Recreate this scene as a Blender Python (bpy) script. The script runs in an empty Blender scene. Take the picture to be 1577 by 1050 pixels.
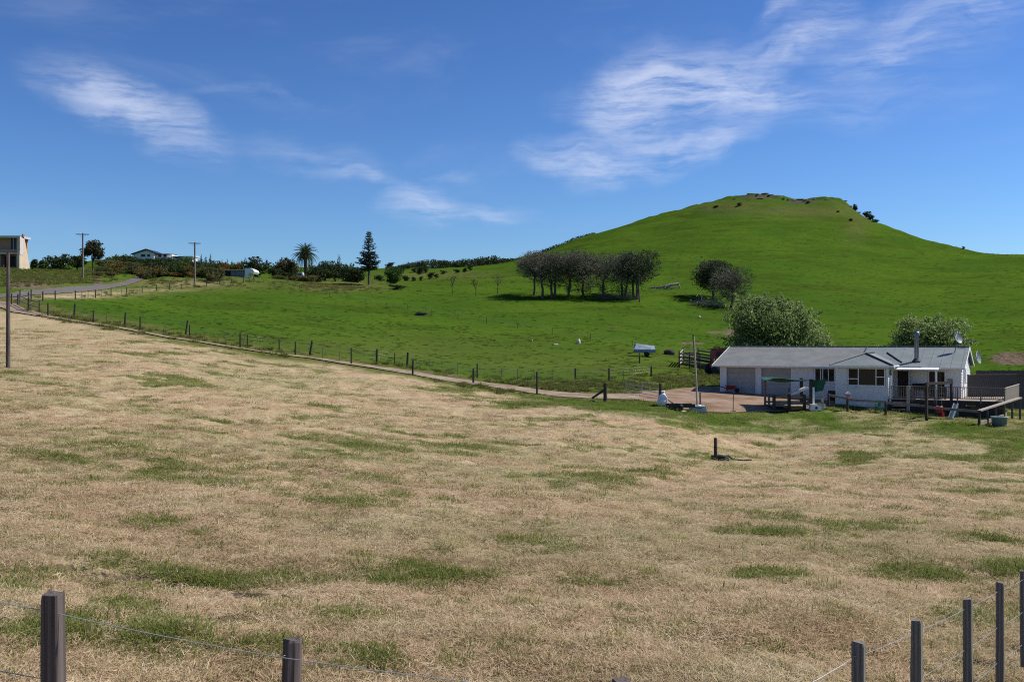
import bpy, math, random
import numpy as np
from mathutils import Vector, Matrix

scene = bpy.context.scene
COL = scene.collection
rng = np.random.default_rng(7)
R = math.radians

# ------------------------------------------------------------------ camera
FPX, CX, CY = 1547.0, 788.5, 525.0          # focal length and centre of a 1577 x 1050 frame
cam_data = bpy.data.cameras.new('camera')
cam_data.sensor_width = 36.0
cam_data.lens = 36.0 * FPX / 1577.0
cam_data.clip_start = 0.1
cam_data.clip_end = 20000
camera = bpy.data.objects.new('camera', cam_data)
camera.rotation_euler = (R(90), 0, 0)
COL.objects.link(camera)
scene.camera = camera

# ------------------------------------------------------------------ sun, sky, exposure
SUN_AZ, SUN_EL = R(78.0), R(49.0)            # clockwise from +Y, above the horizon
sun_dir = Vector((math.sin(SUN_AZ) * math.cos(SUN_EL), math.cos(SUN_AZ) * math.cos(SUN_EL), math.sin(SUN_EL)))
sd = bpy.data.lights.new('sun', 'SUN')
sd.energy = 5.0
sd.angle = R(0.53)
sd.color = (1.0, 0.955, 0.89)
sun = bpy.data.objects.new('sun', sd)
sun.rotation_euler = sun_dir.to_track_quat('Z', 'Y').to_euler()
sun.location = (60, 20, 90)
COL.objects.link(sun)

scene.view_settings.view_transform = 'Standard'
scene.view_settings.look = 'None'
scene.view_settings.exposure = 0.12
scene.view_settings.gamma = 1.0
scene.view_settings.use_curve_mapping = False
scene.render.engine = 'CYCLES'
scene.cycles.max_bounces = 6
scene.cycles.diffuse_bounces = 3
scene.cycles.transparent_max_bounces = 8
scene.cycles.use_denoising = False
scene.cycles.adaptive_threshold = 0.004
scene.cycles.filter_width = 1.1


class NT:
    """Small wrapper to write node trees as expressions."""
    def __init__(self, tree):
        self.t = tree

    def n(self, kind, **kw):
        nd = self.t.nodes.new(kind)
        for k, v in kw.items():
            setattr(nd, k, v)
        return nd

    def put(self, sock, v):
        if v is None:
            return
        if isinstance(v, bpy.types.NodeSocket):
            self.t.links.new(v, sock)
        else:
            sock.default_value = v

    def m(self, op, a, b=None, c=None, clamp=False):
        nd = self.n('ShaderNodeMath', operation=op, use_clamp=clamp)
        self.put(nd.inputs[0], a)
        self.put(nd.inputs[1], b)
        self.put(nd.inputs[2], c)
        return nd.outputs[0]

    def mix(self, f, a, b, blend='MIX'):
        nd = self.n('ShaderNodeMix', data_type='RGBA', blend_type=blend)
        self.put(nd.inputs[0], f)
        self.put(nd.inputs[6], a)
        self.put(nd.inputs[7], b)
        return nd.outputs[2]

    def noise(self, vec, scale, detail=3, rough=0.55, dist=0.0):
        nd = self.n('ShaderNodeTexNoise')
        self.put(nd.inputs['Vector'], vec)
        nd.inputs['Scale'].default_value = scale
        nd.inputs['Detail'].default_value = detail
        nd.inputs['Roughness'].default_value = rough
        nd.inputs['Distortion'].default_value = dist
        return nd.outputs['Fac']

    def ramp(self, f, lo, hi):
        nd = self.n('ShaderNodeMapRange', interpolation_type='SMOOTHSTEP')
        self.put(nd.inputs[0], f)
        nd.inputs[1].default_value = lo
        nd.inputs[2].default_value = hi
        return nd.outputs[0]

    def mapping(self, vec, loc=(0, 0, 0), rot=(0, 0, 0), scale=(1, 1, 1)):
        nd = self.n('ShaderNodeMapping')
        self.put(nd.inputs[0], vec)
        nd.inputs[1].default_value = loc
        nd.inputs[2].default_value = rot
        nd.inputs[3].default_value = scale
        return nd.outputs[0]


def c4(c):
    return (c[0], c[1], c[2], 1.0)


# world: daylight sky with thin cirrus
world = bpy.data.worlds.new('World')
scene.world = world
world.use_nodes = True
wt = world.node_tree
wt.nodes.clear()
W = NT(wt)
w_out = W.n('ShaderNodeOutputWorld')
w_bg = W.n('ShaderNodeBackground')
w_bg.inputs[1].default_value = 0.10
sky = W.n('ShaderNodeTexSky', sky_type='NISHITA')
sky.sun_disc = False
sky.sun_elevation = SUN_EL
sky.sun_rotation = SUN_AZ
sky.altitude = 100.0
sky.air_density = 1.0
sky.dust_density = 0.3
sky.ozone_density = 2.5
tc = W.n('ShaderNodeTexCoord')
sep = W.n('ShaderNodeSeparateXYZ')
wt.links.new(tc.outputs['Generated'], sep.inputs[0])
w_az = W.m('MULTIPLY', W.m('ARCTAN2', sep.outputs[0], sep.outputs[1]), 57.2958)     # degrees
w_el = W.m('MULTIPLY', W.m('ARCSINE', sep.outputs[2]), 57.2958)
w_cmb = W.n('ShaderNodeCombineXYZ')
wt.links.new(w_az, w_cmb.inputs[0])
wt.links.new(w_el, w_cmb.inputs[1])
w_pos = w_cmb.outputs[0]
# warp the coordinates so cloud edges fray
nz = W.n('ShaderNodeTexNoise')
wt.links.new(w_pos, nz.inputs['Vector'])
nz.inputs['Scale'].default_value = 0.22
nz.inputs['Detail'].default_value = 4
vsub = W.n('ShaderNodeVectorMath', operation='SUBTRACT')
wt.links.new(nz.outputs['Color'], vsub.inputs[0])
vsub.inputs[1].default_value = (0.5, 0.5, 0.5)
vmul = W.n('ShaderNodeVectorMath', operation='MULTIPLY')
wt.links.new(vsub.outputs[0], vmul.inputs[0])
vmul.inputs[1].default_value = (5.0, 2.6, 0.0)
vadd = W.n('ShaderNodeVectorMath', operation='ADD')
wt.links.new(w_pos, vadd.inputs[0])
wt.links.new(vmul.outputs[0], vadd.inputs[1])
w_warp = vadd.outputs[0]


def azel(px, py):
    x, z = (px - CX) / FPX, (CY - py) / FPX
    return math.degrees(math.atan(x)), math.degrees(math.atan2(z, math.hypot(x, 1)))


def cloud(px, py, half_l, half_w, ang, amount):
    """Soft ellipse of cirrus; centre direction, half sizes (in 1/27 degree), tilt and density."""
    a, e = azel(px, py)
    mp = W.n('ShaderNodeMapping', vector_type='TEXTURE')
    wt.links.new(w_warp, mp.inputs[0])
    mp.inputs[1].default_value = (a, e, 0)
    mp.inputs[2].default_value = (0, 0, R(ang))
    mp.inputs[3].default_value = (half_l / 27.0, half_w / 27.0, 1)
    ln = W.n('ShaderNodeVectorMath', operation='LENGTH')
    wt.links.new(mp.outputs[0], ln.inputs[0])
    f = W.ramp(ln.outputs['Value'], 1.25, 0.0)
    return W.m('MULTIPLY', f, amount)


CLOUDS = [(165, 140, 125, 44, -14, .75), (240, 180, 115, 46, -26, .72), (395, 148, 110, 9, -3, .16), (480, 240, 130, 30, -10, .22),
          (560, 266, 60, 12, -10, .25), (640, 318, 60, 40, -8, .75), (740, 328, 90, 16, -2, .65), (690, 275, 40, 10, -8, .25),
          (1010, 125, 110, 44, 8, .75), (1080, 150, 150, 40, -6, .85), (950, 180, 100, 40, -18, .75), (1040, 120, 140, 70, 14, .35),
          (885, 240, 95, 36, 0, .8), (920, 265, 70, 30, 10, .5), (1050, 230, 140, 34, 12, .85), (1150, 140, 110, 30, -4, .7), (1190, 85, 110, 32, 10, .6), (1260, 50, 70, 36, 34, .55),
          (1215, 10, 60, 24, 20, .6), (1360, 92, 80, 26, 6, .7), (1480, 12, 170, 30, 6, .42), (1300, 165, 220, 36, 0, .22), (1420, 60, 160, 60, 10, .2)]
acc = None
for c in CLOUDS:
    f = cloud(*c)
    acc = f if acc is None else W.m('ADD', acc, f)
# fibres: long streaks at two tilts
st1 = W.noise(W.mapping(w_warp, rot=(0, 0, R(12)), scale=(0.15, 0.72, 1)), 1.15, 10, 0.64, 0.15)
st2 = W.noise(W.mapping(w_pos, rot=(0, 0, R(-7)), scale=(0.16, 1.5, 1)), 1.6, 10, 0.68, 0.1)
fib = W.m('ADD', W.m('MULTIPLY', st1, 0.65), W.m('MULTIPLY', st2, 0.35))
dens = W.m('MULTIPLY', acc, W.m('MULTIPLY', W.ramp(fib, 0.33, 0.70), 1.15))
# thin veil everywhere beyond these banks
veil = W.noise(W.mapping(w_pos, rot=(0, 0, R(8)), scale=(0.05, 0.2, 1)), 1.0, 5, 0.6, 0.6)
veil = W.m('MULTIPLY', W.ramp(veil, 0.5, 0.85), 0.16)
dens = W.m('ADD', dens, veil)
dens = W.m('MULTIPLY', dens, W.ramp(w_el, 1.0, 9.0))
dens = W.m('MULTIPLY', W.m('SUBTRACT', 1.0, W.m('EXPONENT', W.m('MULTIPLY', dens, -1.15))), 0.92)
# a little more contrast and saturation in the blue, as the small camera recorded it
gam = W.n('ShaderNodeGamma')
wt.links.new(sky.outputs[0], gam.inputs[0])
gam.inputs[1].default_value = 1.42
sky_c = W.mix(1.0, gam.outputs[0], (0.305, 0.394, 0.52, 1), 'MULTIPLY')
sky_c = W.mix(1.0, sky_c, (6.0, 8.0, 10.5, 1), 'DARKEN')
w_col = W.mix(dens, sky_c, (6.6, 7.2, 8.9, 1))
wt.links.new(w_col, w_bg.inputs[0])
wt.links.new(w_bg.outputs[0], w_out.inputs[0])

# ------------------------------------------------------------------ numeric helpers
_perm = np.random.default_rng(3).random((256, 256)).astype(np.float64)


def vnoise(x, y):
    xi, yi = np.floor(x).astype(int), np.floor(y).astype(int)
    fx, fy = x - xi, y - yi
    fx, fy = fx * fx * (3 - 2 * fx), fy * fy * (3 - 2 * fy)
    a = _perm[xi & 255, yi & 255]
    b = _perm[(xi + 1) & 255, yi & 255]
    c = _perm[xi & 255, (yi + 1) & 255]
    d = _perm[(xi + 1) & 255, (yi + 1) & 255]
    return (a * (1 - fx) + b * fx) * (1 - fy) + (c * (1 - fx) + d * fx) * fy - 0.5


def fbm(x, y, oct=4):
    s, amp = 0, 1.0
    for k in range(oct):
        s = s + amp * vnoise(x * 2 ** k + 17.3 * k, y * 2 ** k + 9.1 * k)
        amp *= 0.5
    return s


def sstep(a, b, x):
    t = np.clip((x - a) / (b - a), 0, 1)
    return t * t * (3 - 2 * t)


# ------------------------------------------------------------------ terrain
# surveyed profiles: bearing column -> (sight line row, distance along +Y in metres)
PROFILE = {
    0: [(1205, 5.8), (1050, 8.2), (900, 13), (800, 19), (700, 29), (620, 46), (568, 65), (522, 85), (492, 98), (475, 107), (461, 114), (449, 121),
        (432, 132), (419, 146), (413, 185), (411, 205), (425, 260), (450, 420), (500, 900)],
    200: [(1222, 6.0), (1050, 8.8), (900, 14), (800, 20.5), (700, 32), (620, 52), (560, 72), (515, 91), (500, 97), (468, 135), (446, 175),
          (437, 185), (426, 205), (412, 240), (400, 285), (396, 310), (412, 400), (440, 600), (500, 900)],
    400: [(1245, 6.2), (1050, 9.3), (900, 14.8), (800, 22), (700, 36), (620, 59), (575, 76), (550, 86), (535, 92), (500, 120), (465, 165),
          (441, 205), (432, 230), (428, 245), (422, 300), (411, 400), (420, 500), (470, 900)],
    600: [(1260, 6.3), (1050, 9.6), (900, 15.5), (800, 23.5), (700, 40), (640, 60), (600, 74), (574, 83), (556, 95), (520, 125), (480, 165),
          (450, 215), (437, 260), (426, 330), (414, 400), (425, 520), (470, 900)],
    800: [(1270, 6.4), (1050, 9.8), (900, 16.3), (800, 25), (700, 44), (650, 60), (615, 74), (600, 81), (585, 90), (540, 118), (500, 150),
          (465, 188), (440, 225), (415, 320), (400, 400), (398, 420), (410, 500), (470, 900)],
    1000: [(1275, 6.5), (1050, 9.8), (900, 17), (800, 27), (720, 42), (660, 60), (632, 70), (612, 79), (600, 86), (570, 102), (530, 130),
           (490, 165), (468, 188), (440, 225), (400, 285), (365, 345), (340, 380), (335, 392), (360, 440), (420, 600), (480, 900)],
    1180: [(1280, 6.7), (1050, 9.9), (950, 13), (850, 21), (760, 36), (708, 57), (668, 67), (640, 73), (622, 78), (608, 84), (600, 91), (575, 110),
           (540, 135), (500, 170), (460, 205), (420, 250), (380, 295), (340, 340), (312, 375), (300, 396), (299, 402), (318, 440), (420, 620), (480, 900)],
    900: [(436, 230), (405, 290), (382, 345), (366, 390), (364, 398), (388, 450)],
    1090: [(436, 230), (402, 275), (360, 325), (331, 365), (314, 390), (312, 397), (335, 440)],
    1240: [(420, 251), (380, 296), (345, 338), (318, 376), (309, 394), (309, 400), (332, 440)],
    1350: [(420, 256), (382, 300), (352, 337), (343, 349), (343, 355), (362, 395)],
    1300: [(1210, 7.3), (1050, 10.4), (950, 13.8), (850, 22), (760, 37), (704, 57), (662, 67.5), (636, 74), (622, 79), (614, 85), (604, 92), (572, 113),
           (542, 135), (500, 173), (460, 210), (420, 253), (380, 298), (345, 338), (318, 372), (309, 392), (309, 398), (335, 430), (430, 620), (480, 900)],
    1400: [(1180, 8.3), (1050, 11.2), (950, 14.7), (850, 23), (760, 38), (700, 57), (657, 69), (635, 75.5), (625, 79), (616, 86), (605, 93), (570, 115),
           (545, 135), (500, 175), (460, 215), (420, 260), (385, 300), (366, 326), (362, 334), (375, 370), (430, 600), (480, 900)],
    1577: [(1028, 12.8), (950, 16.8), (850, 25), (760, 41), (700, 58), (668, 67), (652, 71), (638, 77), (625, 86), (585, 110),
           (545, 132), (500, 170), (450, 222), (412, 270), (394, 300), (393, 305), (405, 345), (440, 600), (480, 900)],
}
for k_new, k_old in ((-260, 0), (1840, 1577)):
    PROFILE[k_new] = list(PROFILE[k_old])
_cp = np.array([(px / 420.0, 2.1 * math.log(d), (CY - py) / FPX) for px, L in PROFILE.items() for py, d in L])
_n = len(_cp)


def _kern(r2):
    return 0.5 * r2 * np.log(r2 + 1e-12)


_d2 = ((_cp[:, None, :2] - _cp[None, :, :2]) ** 2).sum(-1)
_A = np.zeros((_n + 3, _n + 3))
_A[:_n, :_n] = _kern(_d2) + np.eye(_n) * 2e-3
_A[:_n, _n] = 1
_A[:_n, _n + 1:] = _cp[:, :2]
_A[_n:, :_n] = _A[:_n, _n:].T
_w = np.linalg.solve(_A, np.concatenate([_cp[:, 2], np.zeros(3)]))


def _slope(u, v):
    out = np.empty(u.shape[0])
    for i in range(0, u.shape[0], 40000):
        uu, vv = u[i:i + 40000], v[i:i + 40000]
        d2 = (uu[:, None] - _cp[None, :, 0]) ** 2 + (vv[:, None] - _cp[None, :, 1]) ** 2
        out[i:i + 40000] = _kern(d2) @ _w[:_n] + _w[_n] + _w[_n + 1] * uu + _w[_n + 2] * vv
    return out


AZ_MAX = math.atan((1800 - CX) / FPX)


def polar(x, y):
    az = np.clip(np.arctan2(x, y), -AZ_MAX, AZ_MAX)
    d = np.hypot(x, y) * np.cos(az)
    return CX + FPX * np.tan(az), d


def base_z(x, y):
    x, y = np.atleast_1d(np.asarray(x, float)), np.atleast_1d(np.asarray(y, float))
    px, d = polar(x, y)
    dc = np.clip(d, 6.0, 900.0)
    z = _slope(px / 420.0, 2.1 * np.log(dc)) * dc
    t = np.clip(d / 6.0, 0, 1)
    z = np.where(d < 6.0, -1.75 + (z + 1.75) * t * t * (3 - 2 * t), z)
    far = sstep(600, 1500, d)
    return z * (1 - far) + (-6.0) * far


HAY_EDGE = np.array([(-400, 470), (0, 478), (40, 484), (120, 497), (240, 521), (330, 536), (400, 550), (500, 562), (620, 579), (720, 598), (800, 612),
                     (900, 628), (1000, 642), (1060, 656), (1100, 664), (1200, 666), (1300, 663), (1400, 664), (1500, 680), (1577, 694), (1900, 700)], float)


def fine_z(x, y):
    """Bumps: tussocky mown field, smoother pasture, sheep terraces on the hill."""
    d = np.hypot(x, y)
    near = 1 - sstep(70, 100, d)
    hill = sstep(150, 260, d) * (1 - sstep(520, 800, d))
    n = near * (0.20 * fbm(x / 2.2, y / 2.2, 3) + 0.10 * fbm(x / 0.45, y / 0.45, 3)) * sstep(2, 7, d)
    n = n + (1 - near) * 0.16 * fbm(x / 5.0, y / 5.0, 3)
    h = base_z(x, y)
    terr = fbm(x / 26.0 + 3, (h * 2.2 + 0.3 * y) / 6.0, 3)
    n = n + hill * (0.85 * terr + 0.6 * fbm(x / 14.0, y / 14.0, 3))
    top = sstep(44, 55, h) * hill
    n = n + top * 1.5 * np.maximum(0, fbm(x / 4.5 + 40, y / 4.5, 3))
    return n


def _dist_poly(x, y, pl):
    best = np.full(x.shape, 1e9)
    for (ax, ay), (bx, by) in zip(pl[:-1], pl[1:]):
        vx, vy = bx - ax, by - ay
        t = np.clip(((x - ax) * vx + (y - ay) * vy) / (vx * vx + vy * vy + 1e-9), 0, 1)
        best = np.minimum(best, np.hypot(x - ax - t * vx, y - ay - t * vy))
    return best


def base_at(px, py, dmin=7.0, dmax=480.0):
    """Where the sight line through (px, py) first meets the ground."""
    d = np.exp(np.linspace(math.log(dmin), math.log(dmax), 1400))
    x = (px - CX) / FPX * d
    z = base_z(x, d)
    row = CY - z / d * FPX
    hit = np.nonzero(row <= py)[0]
    i = hit[0] if len(hit) else int(np.argmin(row))
    return float(x[i]), float(d[i])


DRIVE_PX = [(-40, 462), (2, 467), (16, 473), (37, 480), (69, 486), (120, 495), (250, 517.5), (301, 525), (367, 536), (430, 545), (487, 552), (537, 559.5), (583, 566),
            (628, 573), (697, 585), (760, 593), (828, 603), (880, 608.5), (931, 611), (993, 610), (1040, 610)]
DRIVE = [base_at(*p) for p in DRIVE_PX]
ROAD_PX = [(-420, 470), (-200, 466), (-60, 460), (0, 456), (40, 452), (100, 447), (160, 441.5), (176, 439.5), (188, 437.5), (200, 434.5), (209, 431), (216, 427.5), (221, 424.5)]
ROAD = [base_at(*p) for p in ROAD_PX]
YARD_TOP = [(985, 603), (1020, 602), (1060, 597.5), (1085, 595.5), (1120, 596), (1200, 597), (1295, 597)]
YARD_BOT = [(985, 617), (1010, 619), (1040, 630), (1090, 635), (1140, 635.5), (1200, 634), (1260, 629), (1295, 622)]


def _interp(tab, x):
    a = np.array(tab, float)
    return np.interp(x, a[:, 0], a[:, 1])


_yard_cols = np.linspace(985, 1295, 32)
_yt = [base_at(p, float(_interp(YARD_TOP, p))) for p in _yard_cols]
_yb = [base_at(p, float(_interp(YARD_BOT, p))) for p in _yard_cols]


def to_px(x, y, z):
    return CX + FPX * x / y, CY - FPX * z / y


def yard_mask(x, y):
    px, d = polar(x, y)
    lo = np.interp(px, _yard_cols, [p[1] for p in _yb])
    hi = np.interp(px, _yard_cols, [p[1] for p in _yt])
    return ((px > 985) & (px < 1295) & (d > lo) & (d < hi)).astype(float)


def ground(x, y, carve=False):
    x, y = np.atleast_1d(np.asarray(x, float)), np.atleast_1d(np.asarray(y, float))
    z = base_z(x, y)
    dd = _dist_poly(x, y, DRIVE)
    dr = _dist_poly(x, y, ROAD)
    flat = np.maximum(1 - sstep(1.4, 2.6, dd), 1 - sstep(2.8, 4.5, dr))
    flat = np.maximum(flat, yard_mask(x, y))
    z = z + fine_z(x, y) * (1 - flat)
    px, d = polar(x, y)
    rut = soil_shade_mask(px, CY - z / np.maximum(d, 1.0) * FPX) * (d < 40) * (y > 0)
    z = z - 0.16 * rut
    if carve:
        z = z - 0.06 * np.maximum(np.maximum(1 - sstep(1.1, 1.7, dd), 1 - sstep(2.6, 3.2, dr)), yard_mask(x, y) * 0.9)
    return z


def gz(x, y):
    return float(ground(x, y)[0])


def at(px, py, dmin=7.0, dmax=480.0):
    x, d = base_at(px, py, dmin, dmax)
    return Vector((x, d, gz(x, d)))


def on(px, d):
    """A ground point on bearing column px at distance d."""
    x = (px - CX) / FPX * d
    return Vector((x, d, gz(x, d)))


def rise(p, py_top):
    """Height above p of the sight line through row py_top at p's distance."""
    return (CY - py_top) / FPX * p.y - p.z

# ------------------------------------------------------------------ materials
def new_mat(name):
    m = bpy.data.materials.new(name)
    m.use_nodes = True
    t = m.node_tree
    t.nodes.clear()
    k = NT(t)
    out = k.n('ShaderNodeOutputMaterial')
    b = k.n('ShaderNodeBsdfPrincipled')
    b.inputs['Specular IOR Level'].default_value = 0.25
    t.links.new(b.outputs[0], out.inputs[0])
    return m, k, b, out


def bump(k, b, h, strength, dist):
    nd = k.n('ShaderNodeBump')
    nd.inputs['Strength'].default_value = strength
    nd.inputs['Distance'].default_value = dist
    k.put(nd.inputs['Height'], h)
    k.t.links.new(nd.outputs[0], b.inputs['Normal'])


def simple(name, col, rough=0.7, var=0.25, scale=6.0, metal=0.0, stretch=(1, 1, 1), bump_s=0.2, spec=0.25, coord='Object', second=None):
    m, k, b, _ = new_mat(name)
    tcn = k.n('ShaderNodeTexCoord')
    v = k.mapping(tcn.outputs[coord], scale=stretch)
    n = k.noise(v, scale, 5, 0.65)
    f = k.ramp(n, 0.3, 0.7)
    lo = tuple(c * (1 - var) for c in col)
    hi = second if second else tuple(min(1, c * (1 + var)) for c in col)
    c = k.mix(f, c4(lo), c4(hi))
    n2 = k.noise(v, scale * 7, 3, 0.6)
    c = k.mix(k.m('MULTIPLY', k.ramp(n2, 0.35, 0.75), var * 0.8), c, c4(tuple(x * 0.55 for x in col)))
    k.put(b.inputs['Base Color'], c)
    b.inputs['Roughness'].default_value = rough
    b.inputs['Metallic'].default_value = metal
    b.inputs['Specular IOR Level'].default_value = spec
    if bump_s:
        bump(k, b, n2, bump_s, 0.055 / (scale * 7 * max(stretch)))
    return m


def leafy(name, dark, light, back=0.35, rough=0.6):
    """Foliage: colour differs from leaf to leaf and from clump to clump; thin leaves pass some light."""
    m, k, b, out = new_mat(name)
    geo = k.n('ShaderNodeNewGeometry')
    oi = k.n('ShaderNodeObjectInfo')
    tcn = k.n('ShaderNodeTexCoord')
    n = k.noise(tcn.outputs['Object'], 0.9, 3, 0.6)
    f = k.m('ADD', k.m('MULTIPLY', geo.outputs['Random Per Island'], 0.55), k.m('MULTIPLY', k.ramp(n, 0.3, 0.7), 0.45))
    c = k.mix(f, c4(dark), c4(light))
    c = k.mix(k.m('MULTIPLY', oi.outputs['Random'], 0.3), c, c4(tuple(0.5 * (x + y) * 0.8 for x, y in zip(dark, light))))
    k.put(b.inputs['Base Color'], c)
    b.inputs['Roughness'].default_value = rough
    b.inputs['Specular IOR Level'].default_value = 0.10
    tr = k.n('ShaderNodeBsdfTranslucent')
    k.put(tr.inputs[0], c)
    mx = k.n('ShaderNodeMixShader')
    mx.inputs[0].default_value = back
    k.t.links.new(b.outputs[0], mx.inputs[1])
    k.t.links.new(tr.outputs[0], mx.inputs[2])
    k.t.links.new(mx.outputs[0], out.inputs[0])
    return m


def blades(name, cols, back=0.3):
    """Grass blades: colour per instance (random id) blended with colour per blade."""
    m, k, b, out = new_mat(name)
    geo = k.n('ShaderNodeNewGeometry')
    oi = k.n('ShaderNodeObjectInfo')
    at_n = k.n('ShaderNodeAttribute', attribute_type='INSTANCER', attribute_name='tint')
    kh = k.n('ShaderNodeAttribute', attribute_type='INSTANCER', attribute_name='khaki')
    r = k.n('ShaderNodeValToRGB')
    el = r.color_ramp.elements
    while len(el) < len(cols):
        el.new(0.5)
    for i, c in enumerate(cols):
        el[i].position = i / (len(cols) - 1)
        el[i].color = c4(c)
    f = k.m('ADD', k.m('MULTIPLY', geo.outputs['Random Per Island'], 0.5), k.m('MULTIPLY', at_n.outputs['Fac'], 0.5))
    k.put(r.inputs[0], f)
    col = k.mix(k.m('MULTIPLY', kh.outputs['Fac'], 0.7), r.outputs[0], k.mix(1.0, r.outputs[0], (0.70, 0.81, 0.70, 1), 'MULTIPLY'))
    k.put(b.inputs['Base Color'], col)
    b.inputs['Roughness'].default_value = 0.8
    b.inputs['Specular IOR Level'].default_value = 0.06
    tr = k.n('ShaderNodeBsdfTranslucent')
    k.put(tr.inputs[0], col)
    mx = k.n('ShaderNodeMixShader')
    mx.inputs[0].default_value = back
    k.t.links.new(b.outputs[0], mx.inputs[1])
    k.t.links.new(tr.outputs[0], mx.inputs[2])
    k.t.links.new(mx.outputs[0], out.inputs[0])
    return m


def ground_mat():
    m, k, b, _ = new_mat('ground_cover')
    geo = k.n('ShaderNodeNewGeometry')
    P = geo.outputs['Position']
    msk = k.n('ShaderNodeAttribute', attribute_name='cover')
    sp = k.n('ShaderNodeSeparateColor')
    k.t.links.new(msk.outputs['Color'], sp.inputs[0])
    hay, green, bare = sp.outputs[0], sp.outputs[1], sp.outputs[2]
    msk2 = k.n('ShaderNodeAttribute', attribute_name='wear')
    sp2 = k.n('ShaderNodeSeparateColor')
    k.t.links.new(msk2.outputs['Color'], sp2.inputs[0])
    dry, rock, far = sp2.outputs[0], sp2.outputs[1], sp2.outputs[2]
    # pasture
    n1 = k.m('ADD', k.m('MULTIPLY', k.noise(P, 0.045, 4, 0.6), 0.6), k.m('MULTIPLY', k.noise(P, 0.014, 3, 0.5), 0.4))  # broad tone variation, standing in for soft shading of the slopes
    n2 = k.noise(k.mapping(P, scale=(0.5, 1, 2.5)), 0.35, 5, 0.65)
    n3 = k.noise(P, 2.2, 5, 0.7)
    n4 = k.noise(k.mapping(P, scale=(0.35, 0.6, 1.6)), 0.16, 4, 0.6, 0.8)
    g = k.mix(k.ramp(n1, 0.40, 0.60), c4((0.053, 0.109, 0.0115)), c4((0.076, 0.137, 0.0125)))
    n5 = k.noise(k.mapping(P, scale=(0.6, 1, 1.5)), 0.9, 6, 0.72)
    g = k.mix(k.m('MULTIPLY', k.ramp(n5, 0.42, 0.62), 0.55), g, c4((0.041, 0.083, 0.0115)))
    g = k.mix(k.m('MULTIPLY', k.ramp(n2, 0.48, 0.72), 0.5), g, c4((0.090, 0.114, 0.019)))
    g = k.mix(k.m('MULTIPLY', k.ramp(n3, 0.45, 0.75), 0.55), g, c4((0.026, 0.056, 0.007)))
    g = k.mix(k.m('MULTIPLY', k.ramp(n4, 0.50, 0.64), 0.65), g, c4((0.046, 0.072, 0.010)))
    # dry, browner turf
    dn = k.noise(P, 1.1, 5, 0.7)
    d = k.mix(k.ramp(dn, 0.35, 0.65), c4((0.085, 0.090, 0.024)), c4((0.19, 0.15, 0.065)))
    g = k.mix(dry, g, d)
    # mown hay lying on short turf
    h1 = k.noise(P, 0.5, 4, 0.6)
    h2 = k.noise(P, 9.0, 6, 0.75)
    h3 = k.noise(k.mapping(P, scale=(1, 1.6, 1)), 28.0, 4, 0.7)
    hc = k.mix(k.ramp(h1, 0.35, 0.65), c4((0.445, 0.318, 0.19)), c4((0.525, 0.405, 0.255)))
    hc = k.mix(k.m('MULTIPLY', far, 0.75), hc, c4((0.37, 0.34, 0.17)))
    hc = k.mix(k.m('MULTIPLY', k.ramp(h2, 0.46, 0.72), 0.6), hc, c4((0.26, 0.165, 0.085)))
    hc = k.mix(k.m('MULTIPLY', k.ramp(h3, 0.52, 0.75), 0.6), hc, c4((0.17, 0.13, 0.06)))  # dark gaps in the straw: soil and shadow both mixed into the colour
    hc = k.mix(k.m('MULTIPLY', k.ramp(h3, 0.48, 0.25), 0.5), hc, c4((0.56, 0.45, 0.28)))
    hg = k.mix(k.ramp(h2, 0.35, 0.65), c4((0.125, 0.155, 0.035)), c4((0.21, 0.20, 0.075)))
    hg = k.mix(k.m('MULTIPLY', k.ramp(h3, 0.5, 0.75), 0.5), hg, c4((0.07, 0.085, 0.025)))
    gp = k.m('ADD', green, k.m('MULTIPLY', k.m('SUBTRACT', h2, 0.5), 0.9))
    hc = k.mix(k.ramp(gp, 0.30, 0.72), hc, hg)
    c = k.mix(hay, g, hc)
    # bare soil, which also colours in the near bank shade, and rock
    soil = k.mix(k.ramp(n3, 0.35, 0.65), c4((0.085, 0.058, 0.042)), c4((0.20, 0.145, 0.105)))
    bp = k.m('ADD', bare, k.m('MULTIPLY', k.m('SUBTRACT', n3, 0.5), 0.8))
    c = k.mix(k.ramp(bp, 0.35, 0.7), c, soil)
    rk = k.mix(k.ramp(n3, 0.3, 0.7), c4((0.045, 0.048, 0.028)), c4((0.105, 0.10, 0.07)))
    rp = k.m('ADD', rock, k.m('MULTIPLY', k.m('SUBTRACT', n2, 0.5), 1.4))
    c = k.mix(k.ramp(rp, 0.45, 0.75), c, rk)
    k.put(b.inputs['Base Color'], c)
    b.inputs['Roughness'].default_value = 0.95
    b.inputs['Specular IOR Level'].default_value = 0.0
    hh = k.m('ADD', k.m('ADD', k.m('MULTIPLY', k.m('MULTIPLY', h2, hay), 0.09), k.m('MULTIPLY', k.m('MULTIPLY', h3, hay), 0.03)),
             k.m('ADD', k.m('MULTIPLY', n3, 0.16), k.m('MULTIPLY', n2, 0.35)))
    bump(k, b, hh, 0.8, 1.0)
    return m


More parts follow.
